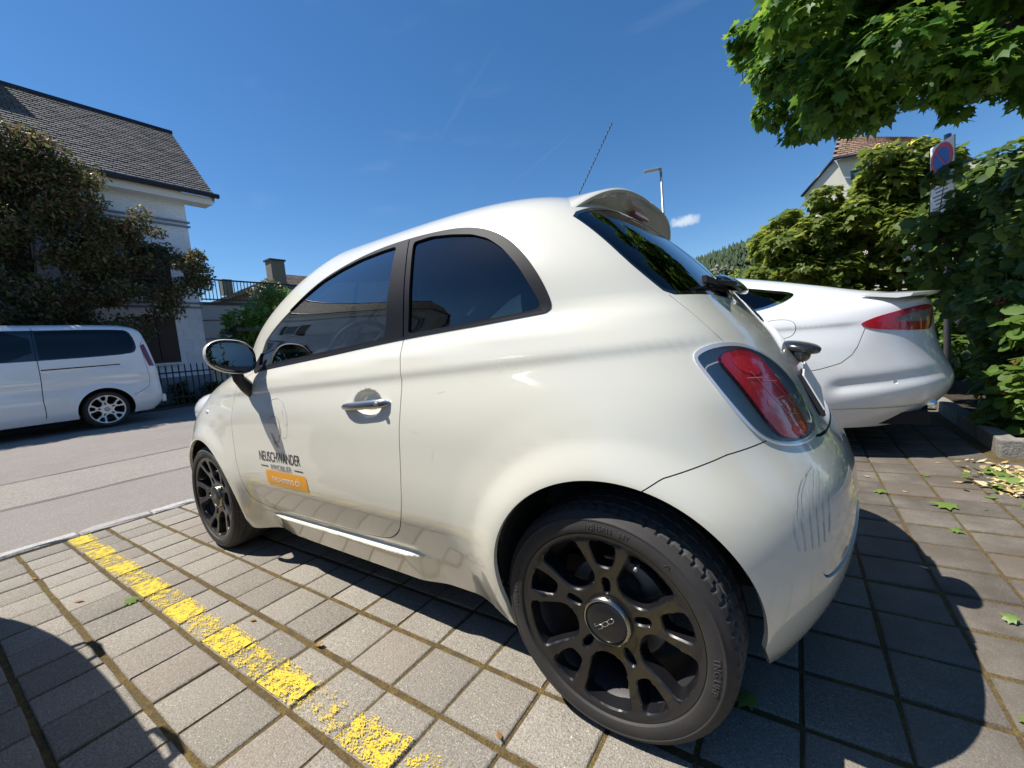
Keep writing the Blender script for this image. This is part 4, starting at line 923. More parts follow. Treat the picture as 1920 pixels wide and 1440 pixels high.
# ducktail lip on the boot edge
R = []
for y in np.linspace(-.70, .70, 29):
    t = abs(y) / .70; xb = -1.145 + .20 * t ** 4; R.append([(xb + .30 - .05 * t, y, 1.098), (xb + .16, y, 1.100 + .004), (xb + .02, y, 1.098 - .012 * t), (xb - .02, y, 1.092 - .012 * t), (xb - .005, y, 1.075 - .012 * t), (xb + .06, y, 1.060)])
lp_ = MB().grid(np.array(R))
for e in (R[0], R[-1]): lp_.add(e, [tuple(range(6))])
lp_.build('boot_spoiler', M['paint_w'], ford, auto=40)
ex = MB().lathe([(.034, 0), (.042, 0), (.045, -.004), (.045, -.10), (.034, -.10)], 24, axis='z'); ex.build('exhaust_tip', M['chrome'], ford, smooth=True, loc=(-1.10, .50, .335), rot=(0, math.radians(-90), 0))
dif = MB().box((0, 0, 0), (.12, 1.0, .10)); dif.build('rear_diffuser', M['black'], ford, loc=(-.93, 0, .30), bevel=.02)
# --- van across the road
VAN = [(.22, .90, 3.95, -.76, 5, 13, .04), (.35, .955, 4.05, -.88, 5, 14, .04), (.60, .972, 4.10, -.92, 5, 14, .04), (.90, .970, 4.0, -.905, 5, 14, .04), (1.10, .957, 3.7, -.885, 5, 14, .04), (1.30, .935, 3.1, -.855, 5, 13, .04), (1.50, .905, 2.75, -.82, 5, 13, .04),
       (1.70, .870, 2.45, -.775, 5, 11, .04), (1.83, .835, 2.15, -.72, 4.5, 9, .04), (1.905, .755, 1.9, -.60, 4, 7, .04), (1.945, .55, 1.6, -.35, 3, 4, .02), (1.955, .05, 1.1, .9, 2.2, 2.2, 0)]
def van_disp(x, y, z):
    s = sstep(.5, .8, y); c = .012 * (1 / (1 + np.exp(-(z - .50) / .012)) - 1) * s * sstep(.25, .4, z); r = -.010 * np.exp(-((z - 1.12 + .02 * x) / .014) ** 2) * sstep(-.45, -.3, x) * (1 - sstep(.74, .8, x)) * s
    fl = 0
    for xc in (0, 3.1): rr = np.hypot(x - xc, z - .335); fl = fl + .02 * (1 - sstep(.40, .50, rr)) * s
    b = .012 * np.exp(-((z - .80) / .10) ** 2) * s * -1
    return x, y + c + r + fl + b, z
SHV = Shell(VAN, 1.3, van_disp)
def vxz(p, step=.02, k=2): return dens(chaikin(SHV.at_xz([a[0] for a in p], [a[1] for a in p]), k), step)
vw = vxz([(-.50, 1.40), (-.42, 1.36), (.1, 1.335), (.74, 1.32), (.745, 1.33), (.745, 1.78), (.74, 1.80), (.1, 1.81), (-.38, 1.80), (-.46, 1.775), (-.53, 1.62), (-.535, 1.50)], .018, 1)
vw2 = vxz([(.815, 1.32), (1.9, 1.31), (1.9, 1.80), (.815, 1.805)], .02, 1); vw3 = vxz([(2.0, 1.31), (3.0, 1.20), (2.5, 1.55), (2.2, 1.78), (2.0, 1.79)], .02, 1)
VL = [('gap_1', ribbon(dens(SHV.at_xz([.78, .78, .77, .79, .79], [1.90, 1.6, 1.1, .60, .30]), .02, False), .012)), ('gap_2', ribbon(dens(SHV.at_xz([-.62, -.63, -.66, -.68, -.66, -.55, -.40], [1.88, 1.5, 1.1, .80, .70, .62, .55]), .02, False), .007)),
      ('gap_3', ribbon(dens(SHV.at_xz([.75, .3, -.28], [1.135, 1.145, 1.155]), .02, False), .022)),
      ('frame', vxz([(-.56, 1.40), (-.45, 1.345), (.1, 1.315), (.745, 1.30), (1.95, 1.28), (1.95, 1.825), (.745, 1.825), (.1, 1.83), (-.40, 1.82), (-.49, 1.79), (-.56, 1.62)], .018, 1)), ('gap_1', ribbon(dens(SHV.at_xz([.78, .78], [1.84, 1.30]), .02, False), .008)), ('glass', vw), ('glass_2', vw2), ('glass_3', vw3), ('lamp', dens(SHV.uv([(2.712, 1.09), (2.745, 1.08), (2.745, 1.53), (2.718, 1.49), (2.712, 1.30)]), .02)), ('open', arch_loop(SHV, 0, .40, .335)), ('open', arch_loop(SHV, 3.1, .40, .335))]
CV = Cut(SHV, VL, .045)
van = empty('parked_van', (11.27, -.37, .155), math.pi / 2, label='white passenger van with dark tinted windows parked across the road', cat='van')
part_obj('body_shell', CV, 'body', M['paint_van'], van, rim=.02); [part_obj(nm, CV, gn, M['seal'], van, off=-.010, side=s_) for nm, gn in (('panel_gap', 'gap_1'), ('panel_gap', 'gap_2'), ('door_rail', 'gap_3')) for s_ in (1, -1)]
for s in (1, -1):
    [part_obj('side_glass', CV, gn, M['glass_r'], van, off=-.003, side=s) for gn in ('glass', 'glass_2', 'glass_3')]; part_obj('window_frame', CV, 'frame', M['gloss'], van, off=.001, side=s); part_obj('tail_lamp', CV, 'lamp', M['red_v'], van, off=.006, rim=.02, side=s)
Xl, Tl, Nl = CV.part(('body', 'gap_1', 'gap_2', 'gap_3', 'lamp'), -.05); k = Xl[Tl][:, :, 2].mean(1) > .5; Tl = Tl[k]; mr = mirror(Xl, Tl, Nl)
link('interior_lining', mesh('interior_lining', np.vstack([Xl, mr[0]]), np.vstack([Tl, mr[1] + len(Xl)]), True), van, M['dash'])
f = MB(); f.box((1.5, 0, .32), (4.4, 1.3, .1)); f.box((1.55, 0, .32), (2.2, 1.8, .1)); f.build('floor_pan', M['under'], van)
wells(van, (0, 3.1), .41, .335, .6, .93)
for x in (0, 3.1):
    for s in (1, -1): plain_wheel(van, (x, s * .925, .335), s, 1.15, M['alloy'], 80)
MB().box((-.90, 0, .42), (.08, 1.6, .16)).build('rear_bumper', M['paint_van'], van, bevel=.03)
# --- silver city car in the bay on the viewer's other side; only its shadow and reflections reach the picture
CITY = [(.20, .74, 3.15, .20, 4, 5, .1), (.35, .79, 3.30, .10, 4, 5, .1), (.55, .812, 3.32, .08, 4, 5, .1), (.75, .820, 3.25, .10, 4, 5, .1), (.92, .820, 3.0, .12, 4, 5, .1), (1.00, .805, 2.8, .14, 4, 5, .08), (1.08, .775, 2.6, .16, 4, 4.5, .06), (1.25, .715, 2.35, .22, 4, 4.5, .05), (1.40, .64, 2.05, .32, 3.6, 4, .05), (1.48, .53, 1.8, .48, 3, 3.5, .03), (1.52, .3, 1.5, .75, 2.6, 3, 0), (1.53, .04, 1.2, 1.05, 2.2, 2.2, 0)]
SHC = Shell(CITY, 1.5)
def cxz(p): return dens(chaikin(SHC.at_xz([a[0] for a in p], [a[1] for a in p]), 1), .03)
CC = Cut(SHC, [('glass', cxz([(.55, 1.10), (1.30, 1.08), (1.30, 1.40), (.85, 1.40), (.6, 1.28)])), ('glass_2', cxz([(1.38, 1.08), (2.35, 1.06), (1.95, 1.32), (1.75, 1.40), (1.38, 1.41)])), ('open', arch_loop(SHC, .62, .34, .30)), ('open', arch_loop(SHC, 2.62, .34, .30))], .05)
city = empty('parked_car', (0, 2.55, 0), label='silver city car in the bay behind the yellow line', cat='car')
part_obj('body_shell', CC, 'body', M['paint_s'], city, rim=.02)
for s in (1, -1):
    for gn in ('glass', 'glass_2'): part_obj('side_glass', CC, gn, M['glass_r'], city, off=-.003, side=s)
    for x in (1.46, 2.22):
        y0 = float(SHC.PU(SHC.at_xz(x, .90))[0, 1]); MB().tube([(x + .09, s * (y0 - .01), .90), (x + .075, s * (y0 + .035), .902), (x, s * (y0 + .045), .905), (x - .075, s * (y0 + .04), .902), (x - .09, s * (y0 - .01), .90)], .014, 8).build('door_handle', M['grey'], city, smooth=True)
Xl, Tl, Nl = CC.part('body', -.04); k = Xl[Tl][:, :, 2].mean(1) > .45; Tl = Tl[k]; mr = mirror(Xl, Tl, Nl)
link('interior_lining', mesh('interior_lining', np.vstack([Xl, mr[0]]), np.vstack([Tl, mr[1] + len(Xl)]), True), city, M['dash'])
MB().box((1.65, 0, .27), (2.7, 1.2, .12)).build('floor_pan', M['under'], city); wells(city, (.62, 2.62), .35, .30, .5, .76)
for x in (.62, 2.62):
    for s in (1, -1): plain_wheel(city, (x, s * .775, .30), s, 1.03, M['satin'])
# ------------------------------------------------------------ buildings
M['wallw'] = mat('white_painted_brick', (.70, .72, .75), .85, noise=(3, .5, (.60, .62, .66)), bump=(30, .5, .01))
def brick_mat(name, c1, c2, mort, scale, bh=.075, bw=.25):
    m = bpy.data.materials.new(name); m.use_nodes = True; N = m.node_tree.nodes; L = m.node_tree.links; b = N['Principled BSDF']; b.inputs['Roughness'].default_value = .88
    tc = N.new('ShaderNodeNewGeometry'); sx = N.new('ShaderNodeSeparateXYZ'); L.new(tc.outputs['Position'], sx.inputs[0]); ad = N.new('ShaderNodeMath'); ad.operation = 'ADD'; L.new(sx.outputs['X'], ad.inputs[0]); L.new(sx.outputs['Y'], ad.inputs[1])
    cb = N.new('ShaderNodeCombineXYZ'); L.new(ad.outputs[0], cb.inputs['X']); L.new(sx.outputs['Z'], cb.inputs['Y'])
    t = N.new('ShaderNodeTexBrick'); L.new(cb.outputs[0], t.inputs['Vector']); t.inputs['Color1'].default_value = (*c1, 1); t.inputs['Color2'].default_value = (*c2, 1); t.inputs['Mortar'].default_value = (*mort, 1); t.inputs['Scale'].default_value = 1; t.inputs['Brick Width'].default_value = bw; t.inputs['Row Height'].default_value = bh; t.inputs['Mortar Size'].default_value = .006
    nz = N.new('ShaderNodeTexNoise'); nz.inputs['Scale'].default_value = 1.3; nz.inputs['Detail'].default_value = 6; L.new(tc.outputs['Position'], nz.inputs['Vector'])
    x = N.new('ShaderNodeMix'); x.data_type = 'RGBA'; x.blend_type = 'MULTIPLY'; r = N.new('ShaderNodeMapRange'); L.new(nz.outputs[0], r.inputs[0]); r.inputs[1].default_value = .4; r.inputs[2].default_value = .7; r.inputs[4].default_value = .5; L.new(r.outputs[0], x.inputs['Factor']); L.new(t.outputs['Color'], x.inputs['A']); x.inputs['B'].default_value = (.72, .72, .74, 1)
    L.new(x.outputs['Result'], b.inputs['Base Color']); u = N.new('ShaderNodeBump'); u.inputs['Distance'].default_value = .008; u.invert = True; L.new(t.outputs['Fac'], u.inputs['Height']); L.new(u.outputs[0], b.inputs['Normal']); return m
M['brickw'] = brick_mat('white_painted_brickwork', (.78, .84, .94), (.75, .81, .91), (.70, .76, .86), 1)
M['quoin'] = mat('pale_quoin', (.72, .77, .85), .85, noise=(5, .6, (.55, .57, .62)), bump=(40, .4, .01), objrand=.05)
M['plinth'] = mat('grey_blue_plinth', (.22, .26, .34), .9, noise=(4, .6, (.15, .18, .24)))
M['tile_d'] = mat('dark_roof_tile', (.115, .108, .112), .7, noise=(14, .6, (.15, .14, .14)), island=.25)
M['tile_b'] = mat('brown_roof_tile', (.20, .125, .085), .8, noise=(9, .7, (.30, .20, .14)), island=.25)
M['tile_g'] = mat('weathered_brown_tile', (.11, .085, .075), .8, noise=(6, .7, (.16, .13, .11)), island=.25)
M['gutter'] = mat('dark_gutter', (.03, .03, .045), .4, metal=.5)
M['fascia'] = mat('white_fascia', (.72, .72, .72), .7)
M['shutter'] = mat('dark_brown_shutter', (.035, .024, .022), .7)
M['teal'] = mat('teal_shutter', (.02, .10, .11), .6)
M['cream'] = mat('cream_render', (.68, .64, .54), .9, noise=(2, .4, (.60, .56, .47)))
M['beige'] = mat('beige_render', (.40, .38, .38), .9, noise=(2, .4, (.33, .31, .31)))
M['brownw'] = mat('brown_wall', (.16, .12, .115), .9, noise=(2, .4, (.12, .09, .088)))
M['pane'] = mat('window_pane', (.02, .025, .03), .05, coat=1)
M['chim'] = mat('chimney_stone', (.16, .145, .12), .9, noise=(8, .6, (.10, .09, .075)))
M['iron'] = mat('black_iron', (.012, .014, .018), .5, metal=.3)
def tiled(parent, A, B, C_, D, courses, m, tw=.22, th=.03, name='roof_tiles'):
    """overlapping tile courses on the quad A(eave left) B(eave right) C(ridge right) D(ridge left), each tile with its own edges"""
    A, B, C_, D = map(Vector, (A, B, C_, D)); up_n = (B - A).cross(D - A).normalized()
    if up_n.z < 0: up_n = -up_n
    V = []; F = []
    for c in range(courses):
        t0, t1 = c / courses, (c + 1.25) / courses
        l0, r0 = A.lerp(D, t0), B.lerp(C_, t0); l1, r1 = A.lerp(D, min(t1, 1)), B.lerp(C_, min(t1, 1)); n = max(1, int((r0 - l0).length / tw))
        for k in range(n):
            o = .5 / n if c % 2 else 0; a, b = min(k / n + o, 1), min((k + 1 - .07) / n + o, 1)
            if b - a < .2 / n: continue
            h = up_n * (th + random.uniform(-.005, .005)); i = len(V)
            V += [l0.lerp(r0, a) + h, l0.lerp(r0, b) + h, l1.lerp(r1, b) + up_n * .006, l1.lerp(r1, a) + up_n * .006, l0.lerp(r0, a), l0.lerp(r0, b)]
            F += [(i, i + 1, i + 2, i + 3), (i + 4, i + 5, i + 1, i)]
    o = link(name, mesh(name, V, F), parent, m, kind='stuff')
    MB().add([A, B, C_, D], [(0, 1, 2, 3)]).build('roof_deck', M['gutter'], parent)
    return o
# --- tall white house across the road
hs = empty('brick_house', (14, 0, .2), label='tall white painted brick house with steep dark tiled roof', cat='house')
HX = 14.0; X0, X1, Y0, Y1 = 0, 3.8, -3.39, 15.0
def H(x, y, z): return (x - HX, y, z - .2)
wl_ = MB(); wl_.box((1.9, (Y0 + Y1) / 2, 2.95), (3.8, Y1 - Y0, 5.9)); wl_.add([(0, Y0, 5.9), (3.8, Y0, 5.9), (1.9, Y0, 8.2)], [(0, 1, 2)]); wl_.build('wall', M['brickw'], hs)
MB().box((-.03, (Y0 + Y1) / 2, .32), (.08, Y1 - Y0 + .06, .90)).build('plinth', M['plinth'], hs)
for zz in (2.70, 2.82, 4.98, 5.10): MB().box((-.03, (Y0 + Y1) / 2 - .02, zz), (.07, Y1 - Y0 + .05, .045)).build('string_course', M['plinth'], hs)
z = .80; k = 0
while z < 2.6:
    w = .52 if k % 2 else .34; MB().box((.018, Y0 + w / 2 - .006, z + .16), (.05, w, .315)).build('quoin', M['quoin'], hs, bevel=.012); z += .325; k += 1
roof = tiled(hs, H(13.5, Y1 + .5, 6.05), H(13.5, -4.0, 6.05), H(15.9, -4.0, 8.62), H(15.9, Y1 + .5, 8.62), 31, M['tile_d'], .20, .036)
MB().add([H(18.3, Y1 + .5, 6.05), H(18.3, -4.0, 6.05), H(15.9, -4.0, 8.60), H(15.9, Y1 + .5, 8.60)], [(3, 2, 1, 0)]).build('roof_back', M['tile_d'], hs)
MB().tube([H(15.9, Y1 + .5, 8.64), H(15.9, -4.02, 8.64)], .07, 8).build('ridge_cap', M['gutter'], hs, smooth=True)
MB().tube([H(13.44, Y1 + .5, 6.03), H(13.44, -4.08, 6.03)], .065, 10).build('gutter', M['gutter'], hs, smooth=True)
MB().box(H(13.60, (Y1 - 4) / 2 + .2, 5.90), (.05, Y1 + 4.3, .20)).build('fascia', M['fascia'], hs)
MB().add([H(13.62, Y1 + .4, 5.82), H(13.62, -3.95, 5.82), H(14.1, -3.95, 5.84), H(14.1, Y1 + .4, 5.84)], [(0, 1, 2, 3)]).build('soffit', M['fascia'], hs)
MB().add([H(13.5, -4.0, 6.0), H(15.9, -4.0, 8.55), H(15.9, -4.0, 8.40), H(13.6, -4.0, 5.85)], [(0, 1, 2, 3)]).build('verge_board', M['fascia'], hs)
for yy, zb, zt in ((-2.28, 1.38, 2.62), (-2.36, 3.42, 4.45), (.6, 1.38, 2.62), (.6, 3.42, 4.45), (3.6, 1.38, 2.62), (3.6, 3.42, 4.45), (6.6, 3.42, 4.45)):
    w = MB().box((-.012, yy, (zb + zt) / 2 - .2), (.06, .84, zt - zb)).build('window', M['fascia'], hs)
    MB().box((-.046, yy, (zb + zt) / 2 - .2), (.02, .70, zt - zb - .12)).build('pane', M['pane'], w)
    for s in (-1, 1):
        sh = MB().box((-.085, yy + s * (.22 if (yy < -2) else .64), (zb + zt) / 2 - .2), (.04, .42, zt - zb + .02))
        for q in range(9): sh.box((-.108, yy + s * (.22 if (yy < -2) else .64), zb - .2 + (q + .6) * (zt - zb) / 9.3), (.02, .34, .06))
        sh.build('shutter', M['shutter'], hs)
    MB().box((-.07, yy, zb - .24), (.14, 1.0, .07)).build('window_sill', M['quoin'], hs)
ch = MB().box(H(16.0, .05, 8.75), (.5, .6, 1.0)); c = ch.build('chimney', M['chim'], hs); MB().box(H(16.0, .05, 9.28), (.6, .7, .09)).build('chimney_cap', M['gutter'], c)
dk = MB().box(H(13.6, -4.35, 2.16), (1.2, 1.0, .10)); dk.build('porch_roof', M['gutter'], hs)
# --- low annex with roof terrace
ax = empty('annex', (17.6, -7.2, .3), label='low grey annex with a roof terrace beside the white house', cat='building')
MB().box((0, 0, 1.55), (1.4, 5.6, 3.1)).build('wall', M['beige'], ax)
for zz in (2.55, 1.9): MB().box((-.71, 0, zz), (.03, 5.6, .03)).build('wall_band', M['brownw'], ax)
MB().box((0, 0, 3.14), (1.6, 5.8, .08)).build('roof_edge', M['gutter'], ax)
rl = tag(empty('terrace_railing', (17.0, -7.2, 3.48)), 'black metal railing standing on the annex roof', 'railing')
rl.location = (16.95, -7.2, 3.48); MB().box((0, 0, .82), (.05, 5.4, .05)).build('top_rail', M['iron'], rl); MB().box((0, 0, .12), (.04, 5.4, .04)).build('bottom_rail', M['iron'], rl)
for k in range(46): MB().box((0, -2.68 + k * .119, .45), (.022, .022, .75)).build('baluster', M['iron'], rl)
MB().box((.7, 2.70, .80), (1.4, .05, .05)).build('top_rail', M['iron'], rl)
for k in range(10): MB().box((.05 + k * .145, 2.70, .42), (.02, .02, .75)).build('baluster', M['iron'], rl)
# --- brown-roofed house further off
hb = empty('house', (30, -15, .4), label='brown-roofed house with a tall stone chimney beyond the annex', cat='house')
MB().box((0, 0, 2.6), (8, 9.0, 5.2)).build('wall', M['brownw'], hb)
tiled(hb, (-4.5, 5.0, 5.0), (-4.5, -5.2, 5.0), (-1.0, -1.6, 6.9), (-1.0, 1.2, 6.9), 16, M['tile_g'], .4, .05); tiled(hb, (4.5, 5.0, 5.0), (-4.5, 5.0, 5.0), (-1.0, 1.2, 6.9), (1.0, 1.2, 6.9), 16, M['tile_g'], .4, .05)
MB().box((-4.45, -.1, 4.9), (.1, 10.2, .14)).build('gutter', M['gutter'], hb)
ch = MB().box((-2.9, 2.6, 6.45), (.7, .85, 1.6)).build('chimney', M['chim'], hb); MB().box((-2.9, 2.6, 7.28), (.85, 1.0, .10)).build('chimney_cap', M['gutter'], ch)
MB().box((-2.0, 5.2, 5.6), (.5, .5, .9)).build('small_chimney', M['chim'], hb)
for yy in (-2.5, 0, 2.5): w = MB().box((-4.02, yy, 3.6), (.06, .9, 1.3)).build('window', M['fascia'], hb); MB().box((-4.06, yy, 3.6), (.02, .75, 1.15)).build('pane', M['pane'], w)
# --- cream house behind the trees
hc = empty('house', (-3.1, -23, 0), label='cream house with brown hipped tile roof rising behind the maple hedge', cat='house')
MB().box((-.6, 0, 2.9), (5.8, 6.0, 5.8)).build('wall', M['cream'], hc)
tiled(hc, (1.78, 3.3, 7.05), (-.95, 3.5, 6.78), (-.62, 2.0, 7.40), (1.5, 1.8, 8.3), 10, M['tile_b'], .22, .04, 'roof_tiles')

MB().add([(-.95, 3.5, 6.76), (-2.6, 2.5, 5.6), (-2.6, -3.5, 5.6), (-.7, 1.0, 7.3), (-.62, 2.0, 7.38)], [(0, 1, 2, 3, 4)]).build('roof_side', M['tile_b'], hc)
MB().add([(-.90, 3.06, 6.72), (1.13, 3.06, 7.0), (1.78, 3.06, 6.98), (2.75, 3.06, 5.95), (2.2, 3.06, 5.3), (-2.4, 3.06, 5.3)], [(0, 1, 2, 3, 4, 5)]).build('gable_wall', M['cream'], hc)
MB().tube([(-.98, 3.56, 6.72), (1.75, 3.36, 6.99)], .06, 8).build('gutter', M['gutter'], hc, smooth=True); MB().tube([(1.74, 3.12, 7.04), (2.80, 3.12, 5.92)], .05, 8).build('verge_board', M['gutter'], hc, smooth=True)
MB().box((1.0, 3.08, 6.20), (.45, .06, .5)).build('shutter', M['teal'], hc)
# --- iron fence along the far pavement
fn = empty('iron_fence', (12.95, -1.2, .245), label='black iron picket fence in front of the white house', cat='fence')
for zz in (.20, .84): MB().box((0, -1.2, zz), (.03, 6.6, .035)).build('rail', M['iron'], fn)
pk = MB(); pk.box((0, 0, .5), (.024, .024, 1.0)); pk.add([(-.012, -.012, 1.0), (.012, -.012, 1.0), (.012, .012, 1.0), (-.012, .012, 1.0), (0, 0, 1.07)], [(0, 1, 4), (1, 2, 4), (2, 3, 4), (3, 0, 4)])
pm_ = mesh('picket', pk.V, pk.F); pm_.materials.append(M['iron'])
for k in range(48): link('picket', pm_, fn, loc=(0, 2.0 - k * .136, 0))
# --- street lamp behind the roof
sl_ = empty('street_lamp', (4.55, -17.6, -.2), label='grey street lamp with a flat head against the sky', cat='lamp')
MB().tube([(0, 0, 0), (0, 0, 3), (0, 0, 8.0)], [.09, .07, .045], 12).build('pole', M['grey'], sl_, smooth=True)
hd = MB(); hd.box((.30, .12, 8.06), (.70, .22, .07), rz=.3); hd.build('lamp_head', M['grey'], sl_, bevel=.02); MB().tube([(0, 0, 7.9), (.03, .0, 8.1)], .06, 10).build('bracket', M['grey'], sl_, smooth=True)
# --- no-parking sign on its pole
M['sred'] = mat('sign_red', (.55, .02, .03), .4); M['sblue'] = mat('sign_blue', (.015, .09, .45), .4); M['swhite'] = mat('sign_white', (.78, .78, .78), .45); M['galv'] = mat('galvanised', (.42, .44, .46), .5, metal=.6)
sg = empty('road_sign', (-1.68, -5.0, 0), math.radians(20), label='no parking sign with white text plate on a grey pole in the shrubs', cat='sign')
MB().tube([(0, 0, -.05), (0, 0, 2.80)], .030, 14).build('pole', M['galv'], sg, smooth=True)
MB().box((.045, 0, 2.555), (.012, .36, .36)).build('panel', M['swhite'], sg, bevel=.004)
def disc(r0, r1, x, zc, n=48):
    m = MB(); V = []
    for r in (r0, r1): V += [(x, r * math.cos(2 * math.pi * i / n), zc + r * math.sin(2 * math.pi * i / n)) for i in range(n)]
    return m.add(V, [(i, (i + 1) % n, n + (i + 1) % n, n + i) for i in range(n)])
disc(.0005, .125, .0535, 2.555).build('blue_disc', M['sblue'], sg); disc(.120, .165, .0545, 2.555).build('red_ring', M['sred'], sg)
b = MB(); c45 = .7071
b.add([(.0555, s * .118 * c45 + d * .02, 2.555 - (-s) * -.118 * c45 + d * .02) for s, d in ((-1, 1), (-1, -1), (1, -1), (1, 1))], [(0, 1, 2, 3)]); b.V = [(.0555, y_, z_) for y_, z_ in ((-.095, 2.666), (-.068, 2.682 - .02), (.095, 2.444), (.068, 2.428 + .02))]
b.build('red_bar', M['sred'], sg)
MB().box((.045, 0, 2.17), (.012, .36, .38)).build('text_plate', M['swhite'], sg, bevel=.004)
for k in range(7): MB().box((.0525, 0, 2.31 - k * .042), (.002, .28 - .05 * (k % 3), .012)).build('text_line', M['ink'], sg)
# ------------------------------------------------------------ vegetation
def leaf_shape(kind):
    if kind == 'maple':
        o = [(0, 0), (.16, -.05), (.30, -.08), (.26, .10), (.50, .22), (.34, .34), (.40, .62), (.20, .56), (.10, .72), (0, 1.0)]
        P = o + [(-x, y) for x, y in o[-2:0:-1]]; return np.array([(0, .25)] + P), [(0, i, i + 1 if i < len(P) else 1) for i in range(1, len(P) + 1)]
    if kind == 'round':
        P = [(.30 * math.sin(t) * (1 + .15 * math.cos(t)), .5 - .5 * math.cos(t)) for t in np.linspace(0, 2 * math.pi, 9)[:-1]]; P = [(x * 1.25, y) for x, y in P]
        return np.array([(0, .5)] + P), [(0, i, i % 8 + 1) for i in range(1, 9)]
    return np.array([(0, 0), (.22, .45), (0, 1), (-.22, .45)]), [(0, 1, 2), (0, 2, 3)]
def leaves(pts, size, kind='kite', up=.35, droop=.3, nrm=None, rng=RNG, fold=.18):
    pts = np.asarray(pts, float); n = len(pts); S, T = leaf_shape(kind); S = np.c_[S, -fold * np.abs(S[:, 0]) - .10 * S[:, 1] ** 2]
    N = rng.normal(size=(n, 3)); N[:, 2] = np.abs(N[:, 2]) * (1 + up * 2) + up
    if nrm is not None: N = N * .75 + np.asarray(nrm) * 1.1
    N /= np.linalg.norm(N, axis=1, keepdims=True)
    Y = rng.normal(size=(n, 3)); Y[:, 2] -= droop * 3
    if nrm is not None: Y += np.asarray(nrm) * .8
    Y -= (Y * N).sum(1, keepdims=True) * N; Y /= np.linalg.norm(Y, axis=1, keepdims=True); X = np.cross(Y, N)
    sz = size * np.clip(rng.normal(1, .32, n), .4, 1.8)
    V = pts[:, None] + sz[:, None, None] * (S[None, :, :1] * X[:, None] + S[None, :, 1:2] * Y[:, None] + S[None, :, 2:3] * N[:, None])
    F = (np.array(T)[None] + (np.arange(n) * len(S))[:, None, None]).reshape(-1, 3)
    return V.reshape(-1, 3), F
def clump_pts(clumps, per, rng=RNG, inner=.55, flat=1.0):
    """points near the skins of ellipsoid clumps; returns points and outward normals"""
    P = []; Q = []
    vol = np.array([c[3] * c[4] + c[4] * c[5] + c[3] * c[5] for c in clumps]); vol = vol / vol.sum()
    for c, v in zip(clumps, vol):
        n = int(per * v); d = rng.normal(size=(n, 3)); d /= np.linalg.norm(d, axis=1, keepdims=True); r = inner + (1 - inner) * rng.random(n) ** .5
        P.append(np.array(c[:3]) + d * np.array(c[3:6]) * r[:, None]); Q.append(d)
    return np.vstack(P), np.vstack(Q)
def sub_clumps(c, r, n, rr, rng=RNG, zmin=None, skin=.75):
    o = []
    while len(o) < n:
        d = rng.normal(size=3); d /= np.linalg.norm(d); k = skin * rng.random() ** .33
        p = np.array(c) + d * np.array(r) * (k + .1)
        if zmin is not None and p[2] < zmin: continue
        s = rr * rng.uniform(.7, 1.3); o.append((*p, s, s, s * .8))
    return o
def limbs(mb, base, targets, r0, rng=RNG):
    base = np.array(base, float)
    for t in targets:
        t = np.array(t[:3]); mid = base + (t - base) * .5 + rng.normal(0, .08, 3) * np.linalg.norm(t - base); mid[2] += .08 * np.linalg.norm(t - base)
        mb.tube([base, base + (mid - base) * .5, mid, mid + (t - mid) * .55, t], [r0, r0 * .75, r0 * .5, r0 * .3, r0 * .12], 6)
M['bark'] = mat('bark', (.07, .055, .045), .95, noise=(12, .7, (.12, .10, .08)), bump=(30, .8, .02))
def plant(name, label, cat, clumps, nleaf, size, kind, lm, base, r0=.08, up=.35, droop=.3, nlimb=14, skin=True, inner=.5, group=None, seed=1, fold=.18, cull=None):
    rng = np.random.default_rng(seed); t = empty(name, tuple(base), label=label, cat=cat, group=group); B = np.array(base)
    P, Q = clump_pts(clumps, nleaf, rng, inner)
    if cull is not None: k = cull(P); P, Q = P[k], Q[k]
    V, F = leaves(P - B, size, kind, up, droop, Q if skin else None, rng, fold)
    link('crown', tri_mesh('crown', V, F), t, lm)
    mb = MB(); top = np.mean([c[:3] for c in clumps], 0); top[2] = .35 * top[2] + .65 * min(c[2] for c in clumps); j = top - B
    mb.tube([(0, 0, -.05), tuple(j * .5 + rng.normal(0, .03, 3)), tuple(j)], [r0, r0 * .85, r0 * .7], 9)
    idx = rng.permutation(len(clumps))[:nlimb]; limbs(mb, j, [np.array(clumps[i][:3]) - B for i in idx], r0 * .6, rng)
    mb.build('trunk', M['bark'], t, smooth=True); return t
LM = {}
LM['maple'] = leaf_mat('maple_leaf', [(.026, .085, .013), (.048, .130, .018), (.078, .175, .024), (.14, .24, .034)], .55)
LM['hedge'] = leaf_mat('hedge_maple_leaf', [(.075, .125, .020), (.115, .175, .030), (.16, .215, .040), (.22, .26, .055)], .55)
LM['vib'] = leaf_mat('shrub_leaf', [(.036, .075, .020), (.062, .120, .030), (.092, .165, .038), (.13, .21, .048)], .45)
LM['plum'] = leaf_mat('plum_leaf', [(.035, .044, .018), (.060, .085, .026), (.085, .12, .036), (.15, .080, .055), (.22, .19, .11)], .35, rough=.42)
LM['lime'] = leaf_mat('lime_leaf', [(.06, .13, .02), (.10, .19, .03), (.14, .24, .05)], .42)
LM['dark'] = leaf_mat('far_leaf', [(.030, .055, .014), (.055, .085, .020), (.085, .115, .028)], .3)
LM['pine'] = leaf_mat('pine_needle', [(.10, .12, .05), (.15, .16, .075)], .2)
